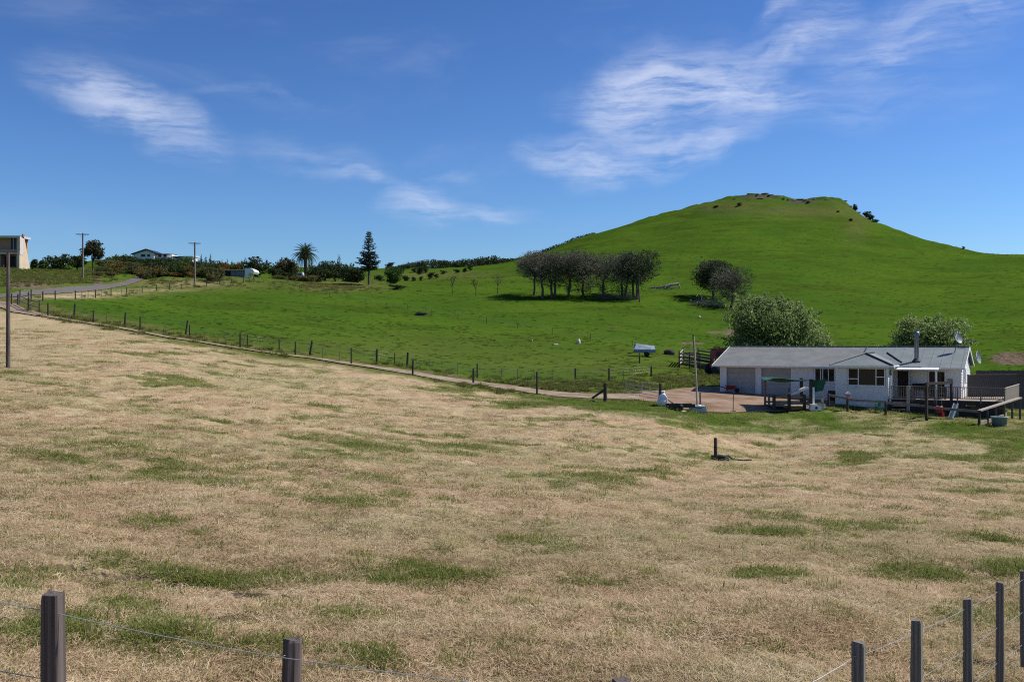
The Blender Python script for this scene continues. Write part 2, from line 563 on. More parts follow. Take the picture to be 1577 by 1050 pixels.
MAT = {
    'ground': ground_mat(),
    'wood_old': simple('weathered_timber', (0.20, 0.17, 0.145), 0.85, 0.35, 3.0, stretch=(6, 6, 0.7), bump_s=0.5),
    'post_pale': simple('treated_post_timber', (0.17, 0.162, 0.140), 0.85, 0.45, 3.0, stretch=(2.2, 2.2, 0.3), bump_s=0.7),
    'wood_post': simple('grey_post_timber', (0.115, 0.094, 0.083), 0.85, 0.5, 3.0, stretch=(2.2, 2.2, 0.3), bump_s=0.8),
    'fence_board': simple('grey_brown_fence_board', (0.105, 0.092, 0.085), 0.85, 0.3, 3.0, stretch=(6, 6, 0.8), bump_s=0.4),
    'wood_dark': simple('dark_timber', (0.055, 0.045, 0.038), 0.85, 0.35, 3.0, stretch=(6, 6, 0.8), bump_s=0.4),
    'wood_pale': simple('pale_timber', (0.42, 0.37, 0.30), 0.8, 0.25, 3.0, stretch=(6, 6, 0.7), bump_s=0.3),
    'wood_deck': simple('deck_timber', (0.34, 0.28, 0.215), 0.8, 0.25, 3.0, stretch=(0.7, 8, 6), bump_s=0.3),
    'wire': simple('galvanised_wire', (0.42, 0.43, 0.44), 0.4, 0.15, 20, metal=0.6, bump_s=0),
    'white': simple('white_paint', (0.76, 0.76, 0.75), 0.55, 0.06, 3.0, bump_s=0.05),
    'board': simple('painted_weatherboard', (0.72, 0.72, 0.70), 0.6, 0.035, 0.8, bump_s=0),
    'garage': simple('garage_door_paint', (0.36, 0.355, 0.33), 0.6, 0.08, 2.0, bump_s=0.05),
    'roof': simple('grey_roof_sheet', (0.190, 0.197, 0.182), 0.62, 0.13, 0.9, bump_s=0.1),
    'roof_blue': simple('bluish_roof_sheet', (0.195, 0.222, 0.212), 0.6, 0.12, 0.9, bump_s=0.1),
    'ridge': simple('dark_ridge_cap', (0.045, 0.048, 0.055), 0.7, 0.2, 3.0),
    'glass': simple('dark_window_glass', (0.010, 0.012, 0.014), 0.08, 0.2, 1.0, bump_s=0, spec=0.22),
    'curtain': simple('brown_curtain', (0.045, 0.035, 0.025), 0.25, 0.3, 4.0, stretch=(6, 1, 0.3), bump_s=0, spec=0.2),
    'flue': simple('flue_metal', (0.17, 0.20, 0.22), 0.4, 0.15, 4.0, metal=0.7, bump_s=0.05),
    'dish': simple('dish_grey', (0.22, 0.25, 0.27), 0.45, 0.06, 4.0, bump_s=0),
    'black': simple('black_plastic', (0.016, 0.017, 0.018), 0.5, 0.2, 6.0, bump_s=0.1),
    'green_cloth': simple('green_shade_cloth', (0.012, 0.085, 0.06), 0.7, 0.2, 3.0, bump_s=0.2),
    'green_plastic': simple('green_plastic', (0.02, 0.16, 0.09), 0.4, 0.1, 3.0, bump_s=0),
    'red': simple('red_paint', (0.30, 0.02, 0.025), 0.45, 0.2, 3.0, bump_s=0.05),
    'pink': simple('pink_paint', (0.55, 0.16, 0.20), 0.5, 0.12, 5.0, bump_s=0),
    'yellow': simple('yellow_plastic', (0.60, 0.45, 0.05), 0.5, 0.1, 5.0, bump_s=0),
    'tub': simple('blue_grey_plastic', (0.13, 0.22, 0.26), 0.5, 0.12, 4.0, bump_s=0),
    'paletub': simple('pale_grey_plastic', (0.42, 0.50, 0.49), 0.5, 0.12, 4.0, bump_s=0),
    'bag': simple('white_sack', (0.80, 0.78, 0.73), 0.7, 0.12, 5.0, bump_s=0.5),
    'tarp': simple('blue_grey_tarpaulin', (0.22, 0.27, 0.31), 0.5, 0.25, 2.0, bump_s=0.4),
    'brick': simple('pink_brick_render', (0.42, 0.245, 0.18), 0.85, 0.12, 2.0, bump_s=0.2),
    'cream': simple('cream_render', (0.60, 0.47, 0.335), 0.85, 0.08, 1.0, bump_s=0.1),
    'fascia': simple('pale_pink_fascia', (0.58, 0.52, 0.50), 0.7, 0.08, 2.0, bump_s=0),
    'bluefascia': simple('dark_blue_roof', (0.035, 0.042, 0.075), 0.6, 0.15, 2.0, bump_s=0),
    'asphalt': simple('worn_asphalt', (0.13, 0.115, 0.098), 0.9, 0.15, 0.7, bump_s=0.4, coord='Object'),
    'gravel': simple('pale_gravel', (0.26, 0.18, 0.12), 0.95, 0.3, 0.8, bump_s=0.6, second=(0.37, 0.28, 0.20)),
    'yard': simple('brown_gravel', (0.25, 0.145, 0.08), 0.95, 0.3, 0.45, bump_s=0.6, second=(0.335, 0.24, 0.165)),
    'rock': simple('lichened_rock', (0.16, 0.155, 0.13), 0.95, 0.35, 1.5, bump_s=0.8),
    'palerock': simple('pale_rock', (0.55, 0.53, 0.48), 0.9, 0.2, 2.5, bump_s=0.5),
    'driftwood': simple('bleached_dead_wood', (0.33, 0.29, 0.24), 0.9, 0.3, 2.0, stretch=(2, 2, 2), bump_s=0.5),
    'bark': simple('grey_brown_bark', (0.115, 0.092, 0.072), 0.95, 0.35, 3.0, stretch=(4, 4, 0.8), bump_s=0.8),
    'twig': simple('grey_twigs', (0.150, 0.140, 0.105), 0.95, 0.3, 1.0, bump_s=0),
    'palmbark': simple('palm_bark', (0.10, 0.075, 0.05), 0.95, 0.3, 4.0, bump_s=0.8),
    'leaf_dark': leafy('dark_foliage', (0.022, 0.036, 0.011), (0.066, 0.092, 0.030), 0.25),
    'leaf_grove': leafy('sparse_grey_green_foliage', (0.030, 0.042, 0.018), (0.085, 0.102, 0.046), 0.25),
    'leaf_mid': leafy('mid_green_foliage', (0.036, 0.066, 0.015), (0.105, 0.155, 0.038)),
    'leaf_willow': leafy('willow_foliage', (0.11, 0.165, 0.045), (0.36, 0.44, 0.17), 0.55),
    'leaf_lime': leafy('bright_green_foliage', (0.045, 0.085, 0.015), (0.10, 0.165, 0.035)),
    'leaf_rust': leafy('rusty_foliage', (0.085, 0.060, 0.014), (0.34, 0.175, 0.032), 0.35),
    'leaf_olive': leafy('olive_brown_foliage', (0.080, 0.078, 0.026), (0.23, 0.20, 0.07), 0.35),
    'leaf_palm': leafy('palm_fronds', (0.030, 0.046, 0.014), (0.10, 0.122, 0.042), 0.3),
    'leaf_pine': leafy('norfolk_pine_needles', (0.030, 0.048, 0.026), (0.072, 0.100, 0.052), 0.2),
    'leaf_cabbage': leafy('cabbage_tree_leaves', (0.022, 0.032, 0.012), (0.10, 0.085, 0.035), 0.2),
    'straw': blades('cut_straw', [(0.15, 0.098, 0.052), (0.455, 0.325, 0.188), (0.60, 0.468, 0.29), (0.73, 0.63, 0.445)], 0.25),
    'blade': blades('green_grass_blades', [(0.085, 0.118, 0.020), (0.155, 0.198, 0.036), (0.26, 0.27, 0.085), (0.44, 0.39, 0.19)], 0.4),
    'rush': blades('rank_grass_blades', [(0.065, 0.092, 0.016), (0.105, 0.135, 0.026), (0.17, 0.17, 0.055), (0.28, 0.23, 0.11)], 0.4),
    'tuft': blades('pasture_blades', [(0.032, 0.064, 0.009), (0.056, 0.104, 0.013), (0.084, 0.130, 0.021), (0.13, 0.14, 0.035)], 0.35),
}


# ------------------------------------------------------------------ mesh builder
class MB:
    def __init__(self):
        self.v, self.f, self.sm = [], [], []

    def add(self, vs, fs, smooth=False):
        o = len(self.v)
        self.v.extend([tuple(p) for p in vs])
        for f in fs:
            self.f.append([i + o for i in f])
            self.sm.append(smooth)
        return self

    def box(self, x0, y0, z0, x1, y1, z1):
        vs = [(x, y, z) for z in (z0, z1) for y in (y0, y1) for x in (x0, x1)]
        return self.add(vs, [(0, 2, 3, 1), (4, 5, 7, 6), (0, 1, 5, 4), (2, 6, 7, 3), (0, 4, 6, 2), (1, 3, 7, 5)])

    def beam(self, a, b, w, h, up=(0, 0, 1)):
        a, b = Vector(a), Vector(b)
        d = (b - a).normalized()
        u = Vector(up)
        if abs(d.dot(u)) > 0.99:
            u = Vector((1, 0, 0))
        s = d.cross(u).normalized() * (w / 2)
        t = s.cross(d).normalized() * (h / 2)
        vs = [a - s - t, a + s - t, a + s + t, a - s + t, b - s - t, b + s - t, b + s + t, b - s + t]
        return self.add(vs, [(0, 1, 2, 3), (4, 7, 6, 5), (0, 4, 5, 1), (1, 5, 6, 2), (2, 6, 7, 3), (3, 7, 4, 0)])

    def tube(self, pts, rad, sides=8, cap=True, smooth=True):
        pts = [Vector(p) for p in pts]
        if not hasattr(rad, '__len__'):
            rad = [rad] * len(pts)
        vs, fs = [], []
        for i, p in enumerate(pts):
            d = (pts[min(i + 1, len(pts) - 1)] - pts[max(i - 1, 0)]).normalized()
            u = Vector((0, 0, 1)) if abs(d.z) < 0.9 else Vector((1, 0, 0))
            s = d.cross(u).normalized()
            t = s.cross(d)
            for k in range(sides):
                a = 2 * math.pi * k / sides
                vs.append(p + (s * math.cos(a) + t * math.sin(a)) * rad[i])
        for i in range(len(pts) - 1):
            for k in range(sides):
                k2 = (k + 1) % sides
                fs.append((i * sides + k, i * sides + k2, (i + 1) * sides + k2, (i + 1) * sides + k))
        self.add(vs, fs, smooth)
        if cap:
            self.add(vs[-sides:], [tuple(range(sides))])
            self.add(vs[:sides], [tuple(reversed(range(sides)))])
        return self

    def lathe(self, prof, sides=16, origin=(0, 0, 0), smooth=True):
        o = Vector(origin)
        vs, fs = [], []
        for r, z in prof:
            for k in range(sides):
                a = 2 * math.pi * k / sides
                vs.append(o + Vector((r * math.cos(a), r * math.sin(a), z)))
        for i in range(len(prof) - 1):
            for k in range(sides):
                k2 = (k + 1) % sides
                fs.append((i * sides + k, i * sides + k2, (i + 1) * sides + k2, (i + 1) * sides + k))
        return self.add(vs, fs, smooth)

    def prism(self, poly, y0, y1):
        """Outline in (x, z) pushed from y0 to y1."""
        n = len(poly)
        vs = [(x, y0, z) for x, z in poly] + [(x, y1, z) for x, z in poly]
        fs = [tuple(range(n)), tuple(reversed(range(n, 2 * n)))]
        fs += [(i, i + n, (i + 1) % n + n, (i + 1) % n) for i in range(n)]
        return self.add(vs, fs)

    def slab(self, quad, th):
        """Planar polygon (counter-clockwise from above) given a thickness downwards."""
        n = len(quad)
        q = [Vector(p) for p in quad]
        nrm = (q[1] - q[0]).cross(q[2] - q[0]).normalized()
        lo = [p - nrm * th for p in q]
        fs = [tuple(range(n)), tuple(reversed(range(n, 2 * n)))]
        fs += [(i, i + n, (i + 1) % n + n, (i + 1) % n) for i in range(n)]
        return self.add(q + lo, fs)

    def mesh(self, name, mat):
        me = bpy.data.meshes.new(name)
        me.from_pydata(self.v, [], self.f)
        me.polygons.foreach_set('use_smooth', self.sm)
        me.materials.append(MAT[mat] if isinstance(mat, str) else mat)
        me.update()
        return me

    def build(self, name, mat, parent=None, loc=None):
        return link(name, self.mesh(name, mat), parent, loc)


def link(name, me, parent=None, loc=None):
    o = bpy.data.objects.new(name, me)
    COL.objects.link(o)
    if parent is not None:
        o.parent = parent
    if loc is not None:
        o.location = loc
    return o


def np_mesh(name, v, f, mat, smooth=False):
    """Mesh from arrays; f is (n, 3) or (n, 4)."""
    me = bpy.data.meshes.new(name)
    k = f.shape[1]
    me.vertices.add(len(v))
    me.vertices.foreach_set('co', np.asarray(v, np.float32).ravel())
    me.loops.add(f.size)
    me.loops.foreach_set('vertex_index', f.astype(np.int32).ravel())
    me.polygons.add(len(f))
    me.polygons.foreach_set('loop_start', np.arange(0, f.size, k, dtype=np.int32))
    me.polygons.foreach_set('use_smooth', np.full(len(f), smooth))
    me.materials.append(MAT[mat] if isinstance(mat, str) else mat)
    me.update(calc_edges=True)
    me.validate()
    return me


def tag(o, label, cat, group=None):
    o['label'] = label
    o['category'] = cat
    if group:
        o['group'] = group
    return o


def thing(name, label, cat, loc, rz=0.0, group=None):
    o = bpy.data.objects.new(name, None)
    o.empty_display_size = 0.3
    COL.objects.link(o)
    o.location = loc
    o.rotation_euler = (0, 0, rz)
    return tag(o, label, cat, group)


def structure(o):
    o['kind'] = 'structure'
    return o


def stuff(o, label=None, cat=None):
    o['kind'] = 'stuff'
    if label:
        tag(o, label, cat)
    return o


def dup(root, loc, rz=0.0, scale=None, label=None, group=None):
    def rec(o, parent):
        c = o.copy()
        COL.objects.link(c)
        if parent is not None:
            c.parent = parent
        for ch in list(o.children):
            rec(ch, c)
        return c
    r = rec(root, None)
    r.location = loc
    r.rotation_euler = (0, 0, rz)
    if scale is not None:
        r.scale = scale if hasattr(scale, '__len__') else (scale,) * 3
    if label:
        r['label'] = label
    if group:
        r['group'] = group
    return r


# ------------------------------------------------------------------ the ground sheet
def build_ground():
    az_f = np.linspace(-AZ_MAX, AZ_MAX, 520)
    az_b = np.linspace(AZ_MAX, 2 * math.pi - AZ_MAX, 66)[1:-1]
    az = np.concatenate([az_f, az_b])
    rr = np.concatenate([np.geomspace(0.6, 6, 16)[:-1], np.geomspace(6, 112, 480)[:-1], np.geomspace(112, 460, 270)[:-1], np.geomspace(460, 9000, 34)])
    na, nr = len(az), len(rr)
    dep = rr[:, None] * np.ones(na)
    # rings follow depth inside the view, radius elsewhere
    dist = dep / np.cos(np.clip(np.where(az > math.pi, az - 2 * math.pi, az), -AZ_MAX, AZ_MAX))
    x = (np.sin(az) * dist).ravel()
    y = (np.cos(az) * dist).ravel()
    z = ground(x, y, True)
    v = np.stack([x, y, z], 1)
    v = np.vstack([v, [[0, 0, float(z[:na].mean())]]])
    i = np.arange(nr - 1)[:, None] * na + np.arange(na)
    j = np.arange(nr - 1)[:, None] * na + (np.arange(na) + 1) % na
    f = np.stack([i, j, j + na, i + na], -1).reshape(-1, 4)[:, ::-1]
    # cover masks
    px, d = polar(x, y)
    row = CY - z / np.maximum(d, 0.1) * FPX
    edge = np.interp(px, HAY_EDGE[:, 0], HAY_EDGE[:, 1])
    wob = 5.0 * fbm(x / 3.0, y / 3.0, 3)
    hay = sstep(-4, 5, row - edge + wob) * (d < 110)
    green = green_patch(x, y, px, row, d)
    bare = np.zeros_like(x)
    dry = np.zeros_like(x)
    rock = np.zeros_like(x)

    def spot(px0, py0, hw, hh, amt=1.0):
        return amt * np.exp(-(((px - px0) / hw) ** 2 + ((row - py0) / hh) ** 2)) * (d > 8)
    for a in SOIL_SHADE + [(1560, 552, 42, 12), (1065, 529, 26, 2.5, .9), (1100, 512, 16, 3, .8), (945, 503, 16, 2.0, .6), (1125, 512, 22, 8, .7), (1303, 371, 9, 3, .55), (40, 437, 40, 9, .9),  # painted bank shade first, then bare earth
              (150, 436, 9, 9, .9), (650, 574, 30, 3, .7), (700, 578, 30, 3, .6), (1195, 604, 110, 8, .6), (45, 441, 60, 6, .7)]:
        bare = np.maximum(bare, spot(*a))
    verge = 1 - sstep(1.5, 3.2, np.abs(_dist_poly(x, y, DRIVE) - 1.9))
    dry = np.maximum(dry, 0.55 * verge * (d > 70))
    for a in [(290, 437, 120, 9, .9), (80, 456, 120, 3.5, 1.0), (160, 450, 90, 3.5, .8), (520, 440, 70, 8, .9), (680, 424, 90, 6, .5), (850, 596, 190, 8, .55), (1030, 590, 60, 10, .45),
              (1320, 345, 20, 24, .4), (1250, 325, 110, 10, .5), (1130, 318, 60, 8, .5), (880, 560, 250, 25, .25), (600, 540, 300, 25, .25), (1200, 520, 60, 30, .2), (80, 432, 100, 12, .5)]:
        dry = np.maximum(dry, spot(*a))
    for a in [(90, 457, 70, 3.0, .95), (150, 452, 60, 2.6, .85), (230, 447, 60, 2.2, .6), (290, 437, 60, 4, .35)]:
        hay = np.maximum(hay, spot(*a))
    hay = np.maximum(hay, .55 * sstep(-.35, .35, fbm(x / 2.5, y / 2.0, 4)) * (row > 632) * (d < 84))
    lawn = (1 - hay) * (row > 600) * (d < 100)
    dry = np.maximum(dry, lawn * 0.12)
    dry = np.clip(dry, 0, 1)
    for a in [(1170, 303, 40, 6, .9), (1235, 310, 40, 6, .9), (1290, 309, 30, 4, .7), (1100, 325, 60, 9, .55), (1200, 325, 90, 8, .5), (1130, 330, 40, 4, .6), (1330, 325, 30, 14, .6), (1210, 303, 60, 3, .5), (925, 352, 50, 4, .35)]:
        rock = np.maximum(rock, spot(*a))
    cover = np.stack([hay, green, bare, np.ones_like(x)], 1)
    wear = np.stack([dry, rock, khaki(x, y), np.ones_like(x)], 1)
    cover = np.vstack([cover, cover[:1]])
    wear = np.vstack([wear, wear[:1]])
    # three stretches of the same sheet: mown field, pasture, hill
    fc = f.reshape(-1, 4)
    hay_f = hay[fc].mean(1)
    px_f, d_f = px[fc].mean(1), d[fc].mean(1)
    hill_start = np.interp(px_f, [0, 390, 1050, 1577], [195, 215, 118, 112])
    cls = np.where(hay_f > 0.5, 0, np.where(d_f < hill_start, 1, 2))
    cls[np.hypot(x[fc].mean(1), y[fc].mean(1)) < 60] = 0
    tri0 = np.stack([np.full(na, len(v) - 1), (np.arange(na) + 1) % na, np.arange(na)], 1)
    for k, nm in enumerate(('mown_field', 'pasture', 'hill')):
        ff = fc[cls == k]
        used = np.unique(ff)
        remap = np.full(len(v), -1)
        remap[used] = np.arange(len(used))
        me = np_mesh(nm, v[used], remap[ff], 'ground', True)
        for an, arr in (('cover', cover), ('wear', wear)):
            at_ = me.attributes.new(an, 'FLOAT_COLOR', 'POINT')
            at_.data.foreach_set('color', arr[used].astype(np.float32).ravel())
        structure(link(nm, me))


# brown banks of the near field, their shade painted in as dark soil
SOIL_SHADE = [(100, 874, 28, 6, 1.2), (150, 886, 36, 6, 1.2), (215, 891, 44, 6, 1.1), (280, 901, 44, 6, 1.1), (365, 917, 56, 6, 1.15), (445, 919, 34, 5, 1.0),
        (340, 958, 40, 7, 1.2), (405, 958, 24, 5, 1.0), (700, 921, 60, 4, .8), (560, 925, 20, 3, .7), (1250, 878, 18, 3, .8), (905, 884, 14, 3, .7), (1440, 925, 20, 4, .7), (820, 955, 24, 6, .6)]


def soil_shade_mask(px, row, grow=1.0):
    s = np.zeros_like(px)
    for a, b, hw, hh, amt in SOIL_SHADE:
        s = np.maximum(s, amt * np.exp(-(((px - a) / (hw * (1 + .3 * (grow - 1)))) ** 2 + ((row - b) / (hh * grow)) ** 2)))
    return s


PATCHES = [(700, 888, 95, 20, 1.0), (770, 882, 40, 12, .8), (915, 895, 50, 14, .7), (870, 915, 50, 12, .6), (1180, 890, 60, 14, .95), (1120, 897, 40, 10, .6), (975, 968, 50, 10, .9),
           (1320, 703, 28, 8, 1.3), (1400, 885, 70, 10, 1.0), (1560, 872, 50, 12, .9), (1190, 820, 80, 10, .7), (1330, 812, 90, 12, .6), (1500, 830, 90, 14, .6), (1080, 970, 40, 12, .7),
           (230, 900, 130, 16, .75), (90, 885, 90, 18, .7), (180, 935, 100, 24, .6), (260, 985, 110, 30, .75), (60, 980, 90, 40, .8), (400, 1000, 70, 26, .7), (20, 900, 50, 22, .7), (420, 930, 60, 12, .6),
           (540, 940, 60, 16, .6), (560, 1020, 80, 30, .7), (690, 1010, 60, 20, .4), (1110, 640, 110, 16, .9), (1110, 705, 28, 6, .9), (1060, 700, 40, 10, .5), (1180, 685, 60, 8, .5), (1390, 690, 60, 8, .6),
           (1540, 730, 60, 22, .6), (1500, 710, 60, 12, .4), (1560, 690, 60, 14, .7), (560, 640, 120, 7, .35), (300, 560, 180, 7, .35), (150, 590, 140, 8, .4), (40, 575, 60, 6, .6), (250, 545, 70, 4, .4),
           (820, 690, 160, 16, .45), (640, 690, 120, 12, .35), (560, 740, 50, 8, .5), (900, 735, 120, 14, .4), (350, 650, 140, 7, .3), (120, 690, 100, 10, .35), (1000, 720, 70, 14, .5), (230, 800, 40, 6, .5),
           (420, 830, 60, 7, .4), (900, 830, 120, 8, .3), (1240, 970, 60, 14, .5), (1460, 950, 50, 16, .5), (1530, 960, 40, 16, .5), (1360, 700, 300, 12, .15), (850, 625, 120, 6, .8), (700, 600, 100, 5, .7), (960, 640, 60, 7, .5)]


def khaki(x, y):
    """Broad streaks where the hay dried greener."""
    return sstep(-.28, .32, fbm(x / 9.0 + 31, (y + .12 * x) / 3.0, 4)) * (.55 + .45 * sstep(-.3, .3, fbm(x / 25.0, y / 14.0, 2)))


def green_patch(x, y, px, row, d):
    """Where new growth shows through the cut hay."""
    g = np.zeros_like(x)
    for a, b, hw, hh, amt in PATCHES:
        g = np.maximum(g, amt * np.exp(-(((px - a) / hw) ** 2 + ((row - b) / hh) ** 2) ** 1.3))
    n = fbm(x / 3.6 + 11, y / 2.0, 4)
    n2 = fbm(x / 11.0 + 5, y / 4.0 + 3, 3)
    n = n + .45 * fbm(x / 0.9 + 7, y / 0.6, 3)
    streak = fbm((x * .354 + y * .935) / 0.95 + .5 * fbm(x / 6, y / 6, 2), (x * .935 - y * .354) / 11.0, 4)
    st = .46 * sstep(.04, .44, streak) * sstep(17, 30, d)
    return np.clip(st + g * (0.85 + 0.9 * n) + 0.55 * sstep(0.12, 0.55, n + 0.5 * n2), 0, 1.2)


def ribbon(name, pl, width, mat, lift=0.022, step=0.7):
    """A draped strip along a polyline."""
    pts = [Vector((a, b, 0)) for a, b in pl]
    # Catmull-Rom through the points
    dense = []
    for i in range(len(pts) - 1):
        p0, p1, p2, p3 = pts[max(i - 1, 0)], pts[i], pts[i + 1], pts[min(i + 2, len(pts) - 1)]
        n = max(2, int((p2 - p1).length / step))
        for k in range(n):
            t = k / n
            dense.append(0.5 * ((2 * p1) + (p2 - p0) * t + (2 * p0 - 5 * p1 + 4 * p2 - p3) * t * t + (3 * p1 - p0 - 3 * p2 + p3) * t ** 3))
    dense.append(pts[-1])
    xs, ys, rows = [], [], 9
    for i, p in enumerate(dense):
        d = (dense[min(i + 1, len(dense) - 1)] - dense[max(i - 1, 0)]).normalized()
        s = Vector((-d.y, d.x, 0))
        w = width(p) * (1 + 0.10 * math.sin(i * 0.9) + 0.06 * math.sin(i * 2.3))
        for k in range(rows):
            q = p + s * w * (k / (rows - 1) - 0.5)
            xs.append(q.x)
            ys.append(q.y)
    xs, ys = np.array(xs), np.array(ys)
    zs = base_z(xs, ys) + lift
    a = np.arange(len(dense) - 1)[:, None] * rows + np.arange(rows - 1)
    f = np.stack([a, a + rows, a + rows + 1, a + 1], -1).reshape(-1, 4)
    o = link(name, np_mesh(name, np.stack([xs, ys, zs], 1), f[:, ::-1], mat, True))
    return structure(o)


build_ground()
ribbon('driveway', DRIVE, lambda p: 0.7 + 2.2 * float(sstep(-22, -4, np.array(p.x))) + 1.1 * float(sstep(0, 8, np.array(p.x))) + 1.3 * float(sstep(-44, -52, np.array(p.x))), 'gravel')
ribbon('road', ROAD, lambda p: 2.7 - .5 * float(sstep(165, 190, np.array(p.y))), 'asphalt')


def build_yard():
    nt_, xs, ys = 26, [], []
    for (ax, ay), (bx, by) in zip(_yb, _yt):
        for k in range(nt_):
            t = k / (nt_ - 1)
            xs.append(ax + (bx - ax) * t)
            ys.append(ay + (by - ay) * t)
    xs, ys = np.array(xs), np.array(ys)
    zs = base_z(xs, ys) + 0.03
    a = np.arange(len(_yb) - 1)[:, None] * nt_ + np.arange(nt_ - 1)
    f = np.stack([a, a + nt_, a + nt_ + 1, a + 1], -1).reshape(-1, 4)
    structure(link('gravel_yard', np_mesh('gravel_yard', np.stack([xs, ys, zs], 1), f, 'yard', True)))


build_yard()
# ------------------------------------------------------------------ fences
def post_mesh(name, mat, sides=4, taper=0.94, seed=0, bev=0.06):
    """Unit post: 1 m tall, 1 m across (scaled per post); worn top, slightly uneven faces."""
    r = random.Random(seed)
    mb = MB()
    rings = []
    for z, s in ((-0.35, 1.0), (0.0, 1.0), (0.33, 1.0), (0.66, (1 + taper) / 2), (0.985, taper), (1.0, taper - bev)):
        ring = []
        for k in range(sides * 2):
            a = math.pi * k / sides + math.pi / (sides * 2)
            if sides == 4:   # square with clipped corners
                cx = [0.5, 0.43, -0.43, -0.5, -0.5, -0.43, 0.43, 0.5][k]
                cy = [0.43, 0.5, 0.5, 0.43, -0.43, -0.5, -0.5, -0.43][k]
            else:
                cx, cy = 0.5 * math.cos(a), 0.5 * math.sin(a)
            j = 1 + r.uniform(-0.05, 0.05)
            ring.append((cx * s * j, cy * s * j, z + (r.uniform(-0.014, 0.010) if z > 0.9 else 0)))
        rings.append(ring)
    n = sides * 2
    vs = [p for ring in rings for p in ring]
    fs = [(i * n + k, i * n + (k + 1) % n, (i + 1) * n + (k + 1) % n, (i + 1) * n + k) for i in range(len(rings) - 1) for k in range(n)]
    fs.append(tuple(range((len(rings) - 1) * n, len(rings) * n)))
    mb.add(vs, fs)
    return mb.mesh(name, mat)


POST = [post_mesh('post', 'wood_post', 4, seed=s) for s in range(3)]
POST_NEAR = [post_mesh('post', 'post_pale', 4, seed=s + 50) for s in range(3)]
POST_ROUND = [post_mesh('post', 'wood_post', 5, seed=s + 10) for s in range(3)]
POST_DARK = [post_mesh('post', 'wood_dark', 5, seed=s + 20) for s in range(2)]
POST_PALE = [post_mesh('batten', 'wood_old', 4, seed=s + 30) for s in range(2)]


def put_post(parent, name, loc, h, w, lean=(0, 0), rz=0.0, kind=None, i=0):
    me = (kind or POST)[i % len(kind or POST)]
    o = link(name, me, parent, Vector(loc) - parent.location)
    o.scale = (w, w, h)
    o.rotation_euler = (lean[0], lean[1], rz)
    return o


def wire(parent, pts, rad, name='wire', sag=0.0):
    mb = MB()
    full = []
    for a, b in zip(pts[:-1], pts[1:]):
        a, b = Vector(a), Vector(b)
        n = 5 if sag else 1
        for k in range(n):
            t = k / n
            full.append(a.lerp(b, t) - Vector((0, 0, sag * 4 * t * (1 - t))))
    full.append(Vector(pts[-1]))
    mb.tube([p - parent.location for p in full], rad, 4, True)
    return mb.build(name, 'wire', parent)


# near fence, a few metres from the camera: top rows measured, posts 1.15 m out of the ground
NEAR = [(83, 912, 6.0, .108, -.10), (444, 983, 6.12, .126, -.15), (959, 1046, 6.25, .115, 0.2), (1186, 1056, 6.35, .11, -.2),
        (1322, 989, 7.05, .085, -.55), (1411, 955, 8.35, .085, -.55), (1491, 921, 10.0, .085, -.55), (1540, 897, 11.45, .085, -.55), (1578, 880, 12.6, .085, -.55)]
tops = [Vector(((px - CX) / FPX * d, d, (CY - py) / FPX * d)) for px, py, d, w, r in NEAR]
base0 = tops[0] - Vector((0, 0, 1.2))
near_fence = thing('wire_fence', 'weathered post and wire fence along the nearest edge of the mown hay field', 'fence', base0)
for i, ((px, py, d, w, rz), t) in enumerate(zip(NEAR, tops)):
    g = gz(t.x, t.y)
    h = max(t.z - g, 1.0)
    put_post(near_fence, 'post', (t.x, t.y, t.z - h), h, w, (R(random.Random(i).uniform(-1.6, 1.6)), R(random.Random(i + 5).uniform(-1.6, 1.6))), rz, POST_NEAR if i > 3 else POST if i > 2 else POST_ROUND if i == 1 else POST, i)
toward = [Vector((-.35, -.94, 0)) if i < 4 else Vector((-.82, -.57, 0)) for i in range(len(tops))]
for drop in (0.095, 0.50, 0.90):
    pts = [t - Vector((0, 0, drop)) + n * (NEAR[i][3] / 2 + .004) for i, (t, n) in enumerate(zip(tops, toward))]
    pts = [pts[0] + (pts[0] - pts[1]) * 1.6] + pts + [pts[-1] + (pts[-1] - pts[-2]) * 1.5]
    wire(near_fence, pts, 0.0030, sag=0.012)
for i, (t, n) in enumerate(zip(tops, toward)):
    for drop in (0.095, 0.50, 0.90):
        q = t - Vector((0, 0, drop)) + n * (NEAR[i][3] / 2) - near_fence.location
        s = Vector((-n.y, n.x, 0)) * .012
        MB().tube([q - s - n * .01, q - s + n * .009, q + s + n * .009 + Vector((0, 0, .012)), q + s - n * .01 + Vector((0, 0, .012))], .002, 4).build('staple', 'wire', near_fence)
# the fence goes on outside the frame on either side
for q, k in ((tops[0] + (tops[0] - tops[1]) * 1.25, 0), (tops[-1] + (tops[-1] - tops[-2]) * 1.1, 1)):
    g = gz(q.x, q.y)
    put_post(near_fence, 'post', (q.x, q.y, g), max(1.0, q.z - g), .11, (0, 0), .3, POST, k)


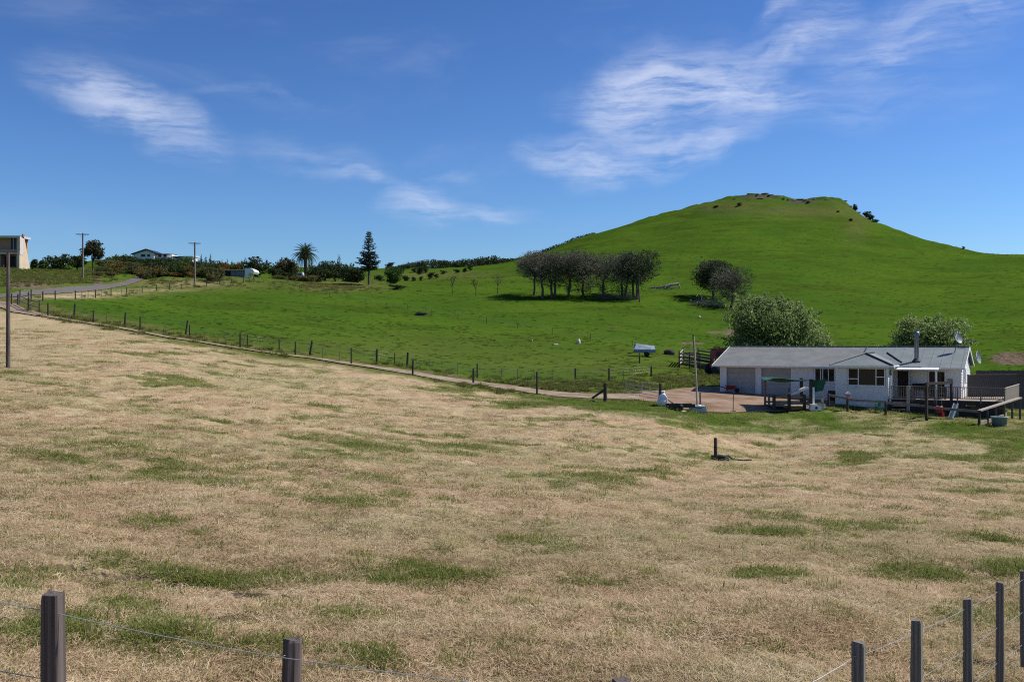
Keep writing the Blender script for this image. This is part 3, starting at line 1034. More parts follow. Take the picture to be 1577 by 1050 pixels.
def long_fence(name, label, posts, wires, top_frac=(0.95, 0.7, 0.45), group=None, batten_every=None, rad=0.005, batten_h=1.0, kind=None, batten_w=.045):
    """posts: (px, py at base, height, width, lean in degrees)"""
    locs = [at(p[0], p[1]) for p in posts]
    f = thing(name, label, 'fence', locs[0], 0, group)
    for i, (p, l) in enumerate(zip(posts, locs)):
        put_post(f, 'post', l, p[2], p[3], (0, R(p[4] if len(p) > 4 else 0)), 0.3, kind or POST_DARK, i)
    if batten_every:
        r = random.Random(4)
        for a, b in zip(locs[:-1], locs[1:]):
            n = int((b - a).length / batten_every)
            for k in range(1, n):
                q = a.lerp(b, (k + r.uniform(-.2, .2)) / n)
                put_post(f, 'batten', (q.x, q.y, gz(q.x, q.y)), batten_h * r.uniform(.85, 1.1), batten_w, (R(r.uniform(-4, 4)), R(r.uniform(-5, 5))), .3, POST_PALE, k)
    for fr in top_frac[:wires]:
        wire(f, [l + Vector((0, 0, p[2] * fr)) for p, l in zip(posts, locs)], rad)
    return f


drive_posts = [(44, 478, 1.3, .20), (60.5, 481, 1.25, .15), (74, 486, 1.25, .17), (114, 489, 1.35, .20, 4), (144, 496.5, 1.2, .16), (192, 501, 1.25, .18, 4), (216, 507, 1.2, .15),
               (286, 516, 1.3, .18, 8), (292, 519, 1.1, .13), (370, 534, 1.25, .16), (381, 533, 1.1, .13), (430, 541, 1.1, .12), (455, 547, 1.2, .15), (477, 546.5, 1.3, .20, 10), (541, 560.5, 1.4, .14),
               (580, 561, 1.3, .18, 2), (608, 563, 1.05, .10), (627, 566, 1.3, .20, 3), (735, 582, 1.25, .14), (886, 585, 1.05, .16), (938, 587, 1.2, .17), (1003, 580, 1.0, .18)]
long_fence('wire_fence', 'post and batten fence along the far side of the driveway, below the green paddock', drive_posts, 3, batten_every=1.7)
drive_near = [(635.5, 577, 1.25, .16, 2), (729, 590, 1.2, .17), (827, 608, 1.75, .15), (932, 619.5, 1.4, .27)]
nf = long_fence('wire_fence', 'short run of dark posts along the near driveway side, ending in a braced one', drive_near, 2, kind=POST_DARK)
_s = at(932, 619.5)
_b = at(912, 617.5)
MB().beam(_s + Vector((0, 0, .95)) - nf.location, _b + Vector((0, 0, .12)) - nf.location, .13, .13).build('brace', 'wood_dark', nf)

# farm gate standing open beside the driveway
gp = at(1017, 614.5)
ge = at(964, 605)
gate = thing('farm_gate', 'pale pipe farm gate standing open across the gravel driveway on a short dark post', 'gate', gp)
put_post(gate, 'gate_post', gp, 1.2, .26, kind=POST_DARK)
_dir = (ge - gp)
_dir.z = 0
_g0 = Vector((0, 0, 0)) + _dir.normalized() * .2
_g1 = Vector((_dir.x, _dir.y, ge.z - gp.z))
for nm, hh in (('top_rail', 1.12), ('middle_rail', .78), ('middle_rail', .48), ('bottom_rail', .2)):
    MB().tube([_g0 + Vector((0, 0, hh)), _g1 + Vector((0, 0, hh))], .028, 6).build(nm, 'wood_pale' if nm == 'top_rail' else 'wire', gate)
for q in (_g0, _g1, (_g0 + _g1) / 2):
    MB().tube([q + Vector((0, 0, .2)), q + Vector((0, 0, 1.12))], .025, 6).build('upright', 'wire', gate)

# fence along the road, upper edge of the green paddock
road_posts = [(31, 465), (48, 464.5), (66, 463.5), (85, 462.5), (116, 461), (147, 458.5), (171, 455.5), (195, 453.5), (219, 451), (241, 449), (261, 447.5), (279, 445.5), (299, 443.5), (318, 441.5), (338, 439), (357, 437.5), (375, 436), (390, 434.5)]
long_fence('wire_fence', 'wire fence on small dark posts between sealed road and green paddock', [(p[0], p[1], 1.1 if p[0] > 60 else 1.35, .15) for p in road_posts], 2, batten_every=3.2, batten_w=.05)
# boundary fence, crossing the slope from the crest to the house
a0, a1 = at(392, 435), at(1046, 549)
bp = []
for k in range(19):
    t = (k / 18) ** 1.15
    q = a0.lerp(a1, t)
    px_, py_ = to_px(q.x, q.y, gz(q.x, q.y))
    bp.append((px_, py_, .85 + .15 * math.sin(k * 2.1), .075, 3 * math.sin(k * 1.7)))
long_fence('wire_fence', 'faint fence of thin posts crossing the green slope from crest to house', bp, 2, kind=POST)
# rail corner by the road
rc = at(18, 468)
rail = thing('rail_fence', 'short grey wooden rail fence at the road corner beside the tall pole', 'fence', rc)
_rp = [at(18, 469), at(30, 467.5), at(44, 466)]
for i, q in enumerate(_rp):
    put_post(rail, 'post', q, 1.2, .15, kind=POST, i=i)
for hh in (1.15, .65):
    for a, b in zip(_rp[:-1], _rp[1:]):
        MB().beam(a - rc + Vector((0, 0, hh)), b - rc + Vector((0, 0, hh)), .06, .10).build('rail', 'wood_old', rail)
rail2 = thing('rail_fence', 'grey wooden rail fence at the head of the driveway where the paddock fence begins', 'fence', at(33, 476))
_rp = [at(33, 474), at(44, 479)]
_rp = [at(28, 470), at(44, 478), at(60, 482)]
for i, q in enumerate(_rp[:1]):
    put_post(rail2, 'post', q, 1.2, .16, kind=POST, i=i)
for hh in (1.1, .6):
    for a, b in zip(_rp[:-1], _rp[1:]):
        MB().beam(a - rail2.location + Vector((0, 0, hh)), b - rail2.location + Vector((0, 0, hh)), .06, .10).build('rail', 'wood_old', rail2)

# single posts, poles
lp = at(1102, 709)
lone = thing('fence_post', 'single dark post standing alone in the mown hay below the house', 'post', lp)
MB().lathe([(0.001, -.2), (.085, -.2), (.09, .5), (.085, 1.12), (.06, 1.15), (0.001, 1.15)], 9).build('post_shaft', 'wood_dark', lone)
MB().beam((.0, -.1, .35), (.0, -.1, .42), .05, .05).build('insulator', 'black', lone)
hose = at(1109, 709)
hz = thing('hose_coil', 'coil of dark green hose lying in the grass at the foot of the lone post', 'hose', hose)
mb = MB()
mb.tube([(0.42 * math.cos(a) * (1 + .03 * math.sin(3 * a)), .42 * math.sin(a), .05 + .015 * a) for a in np.linspace(0, 6 * math.pi, 60)], .045, 6)
mb.build('coil', simple('dark_green_hose', (0.015, .04, .03), .5, .2, 4, bump_s=0), hz)
MB().tube([(.42, 0, .3), (.7, .2, .1), (1.2, .1, .05), (1.7, .35, .05)], .04, 6).build('hose_end', 'black', hz)


def utility_pole(label, px, top, base_row, rad, arm=None, name='utility_pole', mat='wood_old', lean=0.0, stay=False):
    p = at(px, base_row)
    h = rise(p, top)
    t = thing(name, label, 'pole', p)
    MB().tube([(0, 0, -.6), (lean * .4, 0, h * .4), (lean, 0, h)], [rad, rad * .88, rad * .72], 10).build('pole_shaft', mat, t)
    if arm:
        arm_h = h - .25
        a = Vector((math.cos(.2), math.sin(.2), 0)) * arm / 2
        MB().beam(Vector((0, -.16, arm_h)) - a, Vector((0, -.16, arm_h)) + a, .12, .14).build('crossarm', 'wood_old', t)
        for k in (-.95, -.35, .35, .95):
            q = a * k + Vector((0, -.16, arm_h + .07))
            MB().lathe([(.03, 0), (.03, .06), (.06, .08), (.055, .16), (.001, .18)], 8, q).build('insulator', 'white', t)
        for s in (-1, 1):
            MB().beam(Vector((0, -.14, arm_h - .7)), a * .55 * s + Vector((0, -.16, arm_h - .05)), .03, .03).build('brace', 'wire', t)
    return t, p, h


utility_pole('tall weathered wooden pole rising from the mown hay at the far left edge', 12.5, 389, 568, .145, mat='wood_post')
utility_pole('pale power pole with crossarm on the grass bank beside the road', 127.5, 359, 430, .17, 2.2)
utility_pole('pale power pole with crossarm rising out of the rusty scrub', 300, 373, 437, .19, 2.3)
yp, yb_, yh = utility_pole('slim pale pole leaning slightly at the edge of the gravel yard', 1074.5, 518, 632, .075, name='yard_pole', mat='wood_pale', lean=-.28)
MB().tube([(.22, .1, -.2), (.2, .1, 1.3)], .07, 8).build('stay_post', 'wood_old', yp)
MB().tube([(-.12, .06, 2.6), (-.33, .02, yh + .12)], .055, 8).build('upper_pole', 'wood_dark', yp)
rod = at(1129, 634)
rd = thing('metal_stake', 'thin dark metal stake standing upright in the edge of the brown gravel yard', 'stake', rod)
MB().tube([(0, 0, -.2), (.02, 0, 1.42)], .03, 6).build('stake_shaft', 'wood_dark', rd)
MB().tube([(-.25, 0, .02), (.2, 0, .06)], .03, 5).build('foot_bar', 'wood_dark', rd)

# ------------------------------------------------------------------ the house
HR = R(28)
house = thing('house', 'long low white weatherboard house with grey roof, double garage and raised deck', 'house', (17.8, 86.0, -4.38), -HR)


def part(name, mb, mat, parent=None):
    return mb.build(name, mat, parent or house)


SL = 0.285                                     # roof pitch
zr = lambda y: 2.33 + SL * (y + .5)            # roof underside by local y
wall_bits = [(0, .55, -1.5, 2.33), (3.1, 3.52, -1.5, 2.33), (6.05, 7.90, -1.5, 2.33), (.55, 3.1, 2.12, 2.33), (3.52, 6.05, 2.12, 2.33),
             (7.90, 9.55, -1.5, 1.02), (7.90, 9.55, 2.18, 2.33), (9.55, 16.55, -1.5, 2.33), (16.55, 17.8, 2.08, 2.33), (16.55, 17.8, -1.5, 0), (17.8, 18.9, -1.5, 2.33)]
mb = MB()
for x0, x1, z0, z1 in wall_bits:
    mb.box(x0, 0, z0, x1, .14, z1)
front = part('front_wall', mb, 'board')
mb = MB()
mb.box(0.002, .14, -1.5, .14, 10, 2.33)
mb.box(.14, 9.86, -1.5, 18.76, 9.998, 2.33)
mb.prism([(.14, 2.33), (9.86, 2.33), (9.998, 2.33), (5, 3.82)], 0, .14)
part('rear_and_end_wall', MB().box(.002, .14, -1.5, .14, 10, 2.33).box(.14, 9.86, -1.5, 18.76, 10, 2.33), 'board')
mb = MB().box(18.76, .14, -1.5, 18.898, 10, 2.33)
mb.add([(18.76, .1, 2.33), (18.76, 10, 2.33), (18.76, 5, 3.72), (18.898, .1, 2.33), (18.898, 10, 2.33), (18.898, 5, 3.72)], [(0, 2, 1), (3, 4, 5), (0, 3, 5, 2), (1, 2, 5, 4), (0, 1, 4, 3)])
gab = part('gable_wall', mb, 'white')
mb = MB()
mb.add([(.002, .1, 2.33), (.002, 10, 2.33), (.002, 5, 3.72), (.14, .1, 2.33), (.14, 10, 2.33), (.14, 5, 3.72)], [(0, 1, 2), (3, 5, 4), (0, 2, 5, 3), (1, 4, 5, 2), (0, 3, 4, 1)])
part('gable_wall', mb, 'board')


def boards(parent, x0, x1, z0, z1, y, axis='x', pitch=.165, mat='board', xc=None):
    """Lapped weatherboards, one object each."""
    n = int((z1 - z0) / pitch)
    for k in range(n):
        z = z0 + k * pitch
        mb = MB()
        if axis == 'x':
            mb.add([(x0, y - .045, z), (x1, y - .045, z), (x1, y - .004, z + pitch + .012), (x0, y - .004, z + pitch + .012), (x0, y - .001, z), (x1, y - .001, z)],
                   [(0, 1, 2, 3), (0, 4, 5, 1)])
        else:
            mb.add([(xc + .045, x0, z), (xc + .045, x1, z), (xc + .004, x1, z + pitch + .012), (xc + .004, x0, z + pitch + .012), (xc + .001, x0, z), (xc + .001, x1, z)],
                   [(0, 1, 2, 3), (0, 4, 5, 1)])
        mb.build('weatherboard', mat, parent)


boards(front, 6.08, 7.82, -.6, 2.3, 0)
boards(front, 9.62, 10.1, -.6, 2.3, 0)
boards(front, 14.05, 14.35, .0, 2.3, 0)
boards(front, 15.3, 16.48, .0, 2.3, 0)
boards(front, 17.88, 18.88, -1.0, 2.3, 0)
# gable boards shorten towards the ridge
for k in range(22):
    z = -.9 + k * .205
    half = 4.95 if z < 2.2 else max(.15, (3.72 - z - .12) / 1.39 * 4.9)
    mb = MB()
    mb.add([(18.932, 5 - half, z), (18.932, 5 + half, z), (18.903, 5 + half, z + .217), (18.903, 5 - half, z + .217), (18.9, 5 - half, z), (18.9, 5 + half, z)], [(0, 1, 2, 3), (0, 4, 5, 1)])
    mb.build('weatherboard', 'white', gab)
mb = MB().box(18.9, 4.1, 1.0, 18.97, 5.6, 2.2)
gw = part('window', mb, 'white', gab)
# garage doors of four panels each
for x0, x1 in ((.55, 3.1), (3.52, 6.05)):
    gd = part('garage_door', MB().box(x0, .155, -.1, x1, .20, 2.12), 'garage')
    for k in range(5):
        MB().box(x0 + .03, .125, -.06 + k * .435, x1 - .03, .155, -.06 + k * .435 + .405).build('panel', 'garage', gd)
    for s in (x0 - .04, x1 - .04):
        MB().box(s, -.03, -.1, s + .08, .0, 2.12).build('jamb', 'white', gd)
part('floor_slab', MB().box(.1, -.25, -.6, 6.3, .12, -.08), 'gravel')


def window(parent, x0, x1, z0, z1, y, lights, glass='glass'):
    """Timber window facing -Y: outer frame, mullions, one pane per light (relative widths, transom height or None)."""
    fr = MB()
    t = .075
    fr.box(x0 - t, y - .05, z0 - t, x1 + t, y + .03, z0).box(x0 - t, y - .05, z1, x1 + t, y + .03, z1 + t)
    fr.box(x0 - t, y - .05, z0, x0, y + .03, z1).box(x1, y - .05, z0, x1 + t, y + .03, z1)
    w = part('window', fr, 'white', parent)
    MB().box(x0 - .12, y - .09, z0 - t - .05, x1 + .12, y + .0, z0 - t - .002).build('sill', 'white', w)
    tot = sum(l[0] for l in lights)
    x = x0
    for i, (rel, tr, gl) in enumerate(lights):
        xe = x + (x1 - x0) * rel / tot
        a, b = x + (.035 if i else 0), xe - (.035 if i < len(lights) - 1 else 0)
        if i:
            MB().box(x - .035, y - .04, z0, x + .035, y + .02, z1).build('mullion', 'white', w)
        MB().box(a, y - .005, z0, b, y + .004, z1).build('pane', gl, w)
        if tr:
            MB().box(a, y - .035, tr - .035, b, y - .008, tr + .035).build('transom', 'white', w)
        x = xe
    return w


window(house, 7.98, 9.47, 1.10, 2.1, 0, [(1, None, 'glass'), (.42, None, 'curtain'), (1.1, None, 'glass'), (1.1, None, 'glass')])
part('dark_base_panel', MB().box(9.0, -.045, -.75, 10.12, -.036, .35), 'wood_dark')  # flat dark panel low on the front wall
# sliding door to the deck
sl_ = window(house, 16.62, 17.73, .05, 2.0, 0, [(1, None, 'glass'), (1, None, 'glass')])
MB().box(14.32, -.06, .0, 15.12, .01, 2.02).build('door', 'wood_dark', house)
lv = part('louvre_door', MB().box(15.22, -.85, .02, 15.255, -.02, 2.0), 'white')
for k in range(16):
    MB().add([(15.258, -.80, .12 + k * .115), (15.258, -.07, .12 + k * .115), (15.30, -.07, .17 + k * .115), (15.30, -.80, .17 + k * .115)], [(0, 1, 2, 3)]).build('slat', 'white', lv)
# roof: two stretches of low-pitched sheet, each with its own tone
for nm, x0, x1, mt in (('roof', -.5, 11.3, 'roof'), ('roof', 11.3, 19.2, 'roof_blue')):
    ridge_z = zr(5)
    mb = MB()
    mb.slab([(x0, -.5, zr(-.5)), (x1, -.5, zr(-.5)), (x1, 5, ridge_z), (x0, 5, ridge_z)], .09)
    mb.slab([(x0, 5, ridge_z), (x1, 5, ridge_z), (x1, 10.5, zr(-.5)), (x0, 10.5, zr(-.5))], .09)
    rf = part(nm, mb, mt)
    n = int((x1 - x0) / .76)
    ribs = MB()
    for k in range(n + 1):
        x = x0 + .05 + k * .76
        ribs.beam((x, -.5, zr(-.5) + .012), (x, 4.95, zr(4.95) + .012), .05, .03)
    rb = ribs.build('roof_rib', mt, rf)
    MB().beam((x0, 5, ridge_z + .02), (x1, 5, ridge_z + .02), .32, .07).build('ridge_cap', mt, rf)
MB().beam((11.3, -.48, zr(-.48) + .03), (11.3, 4.95, zr(4.95) + .03), .10, .05).build('roof_joint', 'ridge', house)
part('gutter', MB().box(-.5, -.62, 2.20, 9.7, -.505, 2.335), 'white')
part('gutter', MB().box(14.45, -.62, 2.20, 19.2, -.505, 2.335), 'white')
part('soffit', MB().box(-.48, -.50, 2.2, 19.18, -.002, 2.225), 'board')
for xs in (-.54, 19.202):
    mb = MB()
    mb.beam((xs, -.55, zr(-.5) - .10), (xs, 5.02, zr(5) - .06), .035, .2)
    mb.beam((xs, 10.55, zr(-.5) - .10), (xs, 4.98, zr(5) - .06), .035, .2)
    part('bargeboard', mb, 'white' if xs > 0 else 'board')
# projecting front room with hipped roof
bay = part('front_room', MB().box(10.17, -3.0, -1.6, 13.96, -.02, 2.5), 'board')
boards(bay, 10.17, 13.96, -.85, .92, -3.0)
boards(bay, 10.17, 10.98, .80, 2.3, -3.0)
boards(bay, 13.82, 13.96, .80, 2.3, -3.0)
boards(bay, -3.0, -.9, -.7, 2.4, 0, 'y', xc=13.96)
for x in (10.17, 13.96):
    MB().box(x - .06, -3.05, -.9, x + .06, -2.99, 2.48).build('corner_board', 'white', bay)
window(bay, 11.1, 13.72, .98, 2.22, -3.03, [(.75, 1.45, 'glass'), (1.35, None, 'curtain'), (.62, 1.62, 'glass')])
MB().add([(11.14, -3.08, 1.0), (11.66, -3.08, 1.0), (11.66, -3.33, .78), (11.14, -3.33, .78)], [(0, 1, 2, 3)]).build('open_sash', 'white', bay)
MB().box(13.963, -2.2, 1.0, 14.01, -1.6, 2.1).build('side_window', 'glass', bay)
E = 2.50
A, B, F_, E_, C_, D_ = (9.75, -3.5, E), (14.4, -3.5, E), (14.4, .1, E), (9.75, .1, E), (12.07, -1.1, 3.38), (12.07, 3.3, 3.38)
mb = MB()
mb.slab([A, B, C_], .08).slab([A, C_, D_, E_], .08).slab([B, F_, D_, C_], .08)
hr_ = part('hip_roof', mb, 'roof_blue')
for a, b in ((A, C_), (B, C_), (C_, D_)):
    MB().tube([Vector(a) + Vector((0, 0, .03)), Vector(b) + Vector((0, 0, .04))], .075, 6).build('hip_cap', 'roof_blue' if a == A else 'ridge', hr_)
MB().box(9.75, -3.6, E - .16, 14.4, -3.505, E - .01).box(14.405, -3.6, E - .16, 14.5, -.5, E - .01).build('gutter', 'white', bay)
MB().box(9.8, -3.49, E - .14, 14.38, -.1, E - .11).build('soffit', 'board', bay)
MB().tube([Vector((14.55, .6, zr(.6) + .04)), Vector((13.1, 3.2, zr(3.2) + .05))], .06, 6).build('valley_cap', 'ridge', house)
# porch awning
aw = part('porch_awning', MB().slab([(14.0, -1.9, 2.22), (17.4, -1.9, 2.22), (17.4, -.05, 2.36), (14.0, -.05, 2.36)], .07), 'white')
for x in (14.15, 17.25):
    MB().box(x - .05, -1.85, .0, x + .05, -1.75, 2.15).build('awning_post', 'white', aw)
part('porch_beam', MB().box(13.9, -3.1, 2.36, 16.4, -2.98, 2.46), 'white')
part('porch_post', MB().box(14.12, -3.2, -1.3, 14.24, -3.08, 1.75), 'white')
# flue, dishes, aerial
fl = part('chimney_flue', MB().lathe([(.17, 2.5), (.17, 4.75), (.20, 4.76), (.20, 4.80)], 14, (15.6, 1.0, 0)), 'flue')
MB().lathe([(.24, 4.82), (.24, 4.98), (.17, 5.12), (.001, 5.15)], 14, (15.6, 1.0, 0)).build('cowl', 'flue', fl)
MB().lathe([(.36, 2.76), (.22, 2.95), (.17, 3.0)], 14, (15.6, 1.0, 0)).build('flashing', 'ridge', fl)


def dish(loc, rad, rz, tilt, mast_to):
    d_ = part('satellite_dish', MB(), 'dish')
    prof = [(rad * k / 6, .28 * rad * (k / 6) ** 2) for k in range(7)]
    prof = [(max(.001, a), b) for a, b in prof]
    mb = MB().lathe(prof, 20).lathe([(a, b - .015) for a, b in reversed(prof)], 20)
    dd = mb.build('reflector', 'dish', d_)
    dd.matrix_local = Matrix.Translation(loc) @ Matrix.Rotation(rz, 4, 'Z') @ Matrix.Rotation(tilt, 4, 'X')
    MB().tube([loc, mast_to], .035, 8).build('mast', 'flue', d_)
    n = dd.matrix_local.to_3x3() @ Vector((0, 0, 1))
    MB().tube([Vector(loc) + (dd.matrix_local.to_3x3() @ Vector((0, -rad, .28 * rad))), Vector(loc) + n * rad * .9], .016, 6).build('arm', 'flue', d_)
    MB().lathe([(.001, -.06), (.05, -.05), (.05, .05), (.001, .06)], 8, Vector(loc) + n * rad * .9).build('receiver', 'white', d_)
    for ob in (d_,):
        ob.data = MB().lathe([(.05, -.05), (.06, 0), (.05, .05)], 8, Vector(loc) - n * .05).mesh('satellite_dish', 'flue')
    return d_


dish(Vector((18.35, 3.6, 4.62)), .48, R(62), R(72), Vector((18.2, 3.3, zr(3.3))))
dish(Vector((19.75, 4.3, 3.05)), .52, R(75), R(78), Vector((19.4, 5.0, 3.2)))
ae = part('aerial', MB().tube([(19.0, 5, zr(5)), (19.0, 5, zr(5) + .55)], .025, 6), 'flue')
for k in range(6):
    MB().tube([(18.75 + k * .1, 4.75, zr(5) + .5), (18.75 + k * .1, 5.25, zr(5) + .5)], .012, 4).build('element', 'flue', ae)
MB().tube([(18.65, 5, zr(5) + .5), (19.4, 5, zr(5) + .5)], .016, 4).build('boom', 'flue', ae)
MB().box(18.94, 1.5, .6, 19.02, 1.56, 2.3).build('downpipe', 'white', house)
MB().box(17.95, -.10, 1.1, 18.3, -.03, 1.45).build('meter_box', 'flue', house)
# deck
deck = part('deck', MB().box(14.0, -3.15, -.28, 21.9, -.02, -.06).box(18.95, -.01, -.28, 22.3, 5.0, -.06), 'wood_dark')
for k in range(22):
    y = -3.2 + k * .145
    MB().box(14.0, y, -.055, 22.0 + (y + 3.2) * .09, y + .135, -.012).build('plank', 'wood_deck', deck)
for k in range(36):
    y = .01 + k * .145
    MB().box(18.96, y, -.055, 22.0 + (y + 3.2) * .09, y + .135, -.012).build('plank', 'wood_deck', deck)
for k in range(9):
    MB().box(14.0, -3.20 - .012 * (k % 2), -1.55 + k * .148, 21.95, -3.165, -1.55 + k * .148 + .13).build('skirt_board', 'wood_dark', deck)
bal = MB().box(-.018, -.018, 0, .018, .018, .86).mesh('baluster', 'wood_old')
bal_sunlit = MB().box(-.03, -.012, 0, .03, .012, .9).mesh('baluster', 'wood_pale')  # sunlit side put into the colour: paler timber than the front balusters
rail_o = part('deck_railing', MB().box(14.1, -3.18, .93, 22.0, -3.08, .98), 'wood_old')
MB().box(14.1, -3.15, .10, 22.0, -3.11, .16).build('bottom_rail', 'wood_old', rail_o)
for k in range(6):
    MB().box(14.1 + k * 1.57, -3.19, -1.4, 14.2 + k * 1.57, -3.09, .93).build('railing_post', 'wood_old', rail_o)
for k in range(64):
    o = link('baluster', bal, rail_o, (14.25 + k * .121, -3.13, .1))
rail_r = part('deck_railing', MB().beam((22.02, -3.1, .95), (22.75, 5.0, .95), .1, .05), 'wood_pale')  # side rail in the same paler, sun-bright colour
for k in range(58):
    t = k / 57
    o = link('baluster', bal_sunlit, rail_r, (22.02 + .73 * t, -3.05 + 8.0 * t, .03))
    o.rotation_euler = (0, 0, R(85))
MB().box(15.35, -3.36, -1.4, 15.6, -3.22, 1.0).build('gate_post', 'wood_pale', deck)
for k in range(4):
    MB().box(14.35, -3.42 - k * .28, -.28 - k * .26, 15.3, -3.2 - k * .28 + .06, -.23 - k * .26).build('step', 'wood_deck', deck)

HM = Matrix.Translation(Vector((17.8, 86.0, -4.38))) @ Matrix.Rotation(-HR, 4, 'Z')


def hl(x, y, z=0.0):
    return HM @ Vector((x, y, z))


# things on the deck
p = hl(15.95, -.5, -.012)
bb = thing('barbecue', 'black covered barbecue on the deck against the porch wall', 'barbecue', p, -HR)
MB().box(-.5, -.25, .62, .5, .25, .84).build('body', 'black', bb)
MB().lathe([(.26, -.48), (.26, .48)], 12).build('hood', 'black', bb).matrix_local = Matrix.Translation((0, 0, .84)) @ Matrix.Rotation(R(90), 4, 'Y')
for x in (-.42, .42):
    for y in (-.18, .18):
        MB().box(x - .03, y - .03, 0, x + .03, y + .03, .62).build('leg', 'black', bb)
p = hl(17.2, -1.4, -.012)
tb = thing('outdoor_table', 'outdoor table of dark slats on the deck in front of the sliding door', 'table', p, -HR)
for k in range(6):
    MB().box(-.8, -.45 + k * .152, .70, .8, -.45 + k * .152 + .135, .735).build('slat', 'wood_dark', tb)
for x in (-.7, .7):
    for y in (-.36, .36):
        MB().box(x - .035, y - .035, 0, x + .035, y + .035, .70).build('leg', 'wood_dark', tb)
for i, (dx, dy, rz, lb) in enumerate(((-.45, -1.0, 0, 'dark outdoor chair at the deck table, nearest the garage'), (.55, -1.0, .3, 'dark outdoor chair at the deck table, nearest the deck end'))):
    ch = thing('outdoor_chair', lb, 'chair', hl(17.2 + dx, -1.4 + dy, -.012), -HR + rz, 'chairs at the deck table')
    MB().box(-.22, -.22, .40, .22, .22, .44).build('seat', 'wood_dark', ch)
    for k in range(4):
        MB().box(-.22 + k * .118, -.26, .48, -.22 + k * .118 + .08, -.23, .95).build('back_slat', 'wood_dark', ch)
    for x in (-.2, .2):
        for y in (-.2, .2):
            MB().box(x - .02, y - .02, 0, x + .02, y + .02, .40).build('leg', 'wood_dark', ch)

# tall board fence behind the deck
f0, f1, f2 = hl(19.6, 5.6), on(1578, 82.5), on(1640, 86)
bf = thing('board_fence', 'tall dark vertical board fence behind the right end of the deck', 'fence', (f0.x, f0.y, -5.6))


def board_run(a, b, z0, z1, parent, w=.155, jitter=.03, off=0.0):
    L = (b - a).length
    n = int(L / (w + .012))
    d = (b - a) / L
    r = random.Random(int(L * 10))
    ang = math.atan2(d.y, d.x)
    for k in range(n):
        q = a + d * (k + .5) * L / n
        me = MB().box(-w / 2, -.012, z0, w / 2, .012, z1 + r.uniform(-jitter, jitter)).mesh('board', 'fence_board')
        o = link('board', me, parent, Vector((q.x, q.y, 0)) - Vector((parent.location.x, parent.location.y, parent.location.z)))
        o.rotation_euler = (0, 0, ang)


q0, q1 = Vector((f0.x, f0.y, 0)), Vector((f1.x, f1.y, 0))
board_run(q0, q1, -6.4, -2.40, bf)
board_run(q1, Vector((f2.x, f2.y, 0)), -6.4, -2.40, bf)
d_ = (q1 - q0).normalized()
for zz in (-2.75, -4.2):
    MB().beam(q0 - bf.location + Vector((0, 0, zz)) + Vector((d_.y, -d_.x, 0)) * .05, q1 - bf.location + Vector((0, 0, zz)) + Vector((d_.y, -d_.x, 0)) * .05, .05, .1).build('rail', 'fence_board', bf)
c0 = on(1490, 78.2)
c1 = hl(21.2, 3.9)
bf2 = thing('board_fence', 'lower dark board screen standing on the deck beside the white gable', 'fence', (c0.x, c0.y, -5.4))
board_run(hl(19.2, 1.9), hl(22.6, 4.4), -4.38, -2.66, bf2)
a_, b_ = hl(19.2, 1.9), hl(22.6, 4.4)
MB().beam(Vector((a_.x, a_.y, -2.64)) - bf2.location, Vector((b_.x, b_.y, -2.64)) - bf2.location, .12, .05).build('cap_rail', 'wood_old', bf2)
# ------------------------------------------------------------------ front lawn: rail fence, play platform, small things
fp = [(1276, 629), (1305, 634), (1364, 638.5), (1427, 645), (1508, 655.5)]
locs = [at(*p) for p in fp]
rl = thing('rail_fence', 'low post and rail fence across the house lawn, with a sunlit pale sloping end rail', 'fence', locs[0])
for i, q in enumerate(locs):
    put_post(rl, 'post', q, [1.0, .92, .98, 1.05, 1.06][i], .19, kind=POST_DARK, i=i)
for a, b in zip(locs[:-1], locs[1:]):
    ln = (b - a).length
    MB().beam(a - rl.location + Vector((0, -.06, .90)), b - rl.location + Vector((0, -.06, .98)), .06, .17).build('rail', 'wood_old', rl)
# sloping hand rail running from the last post up to the end of the deck
e0 = locs[-1]
e1 = Vector(((1571 - CX) / FPX * 73.2, 73.2, (CY - 613) / FPX * 73.2))
r0 = Vector((e0.x, e0.y, (CY - 633) / FPX * e0.y))
lift = r0.z - e0.z
for i in range(1, 6):
    q = r0.lerp(e1, i / 5)
    g = gz(q.x, q.y)
    put_post(rl, 'post', (q.x, q.y, g), max(.3, q.z - g - .03), .12, kind=POST, i=i)
for i in range(3):
    a, b = r0.lerp(e1, i / 3), r0.lerp(e1, (i + 1) / 3)
    MB().beam(a - rl.location + Vector((0, 0, .03)), b - rl.location + Vector((0, 0, .03)), .30, .09).build('cap_board', 'wood_pale', rl)  # pale timber puts the sunlight on this end rail into its colour
for i in range(2):
    a, b = r0.lerp(e1, i / 3), r0.lerp(e1, (i + .98) / 3)
    MB().beam(a - rl.location - Vector((0, 0, lift * .88)), b - rl.location - Vector((0, 0, lift * .88)), .06, .24).build('bottom_board', 'wood_pale', rl)  # same sunlit colouring as the boards above
_o = locs[1]
nb = thing('bird_house', 'small pink and white bird house on top of the rail fence post', 'bird house', _o + Vector((.05, -.06, 1.04)))
MB().box(-.16, -.14, 0, .2, .14, .05).build('base_board', 'wood_pale', nb)
MB().box(-.13, -.11, .05, .13, .11, .30).build('box_body', 'pink', nb)
MB().prism([(-.2, .28), (.2, .28), (.17, .33), (0, .47), (-.17, .33)], -.16, .16).build('pitched_roof', 'white', nb)

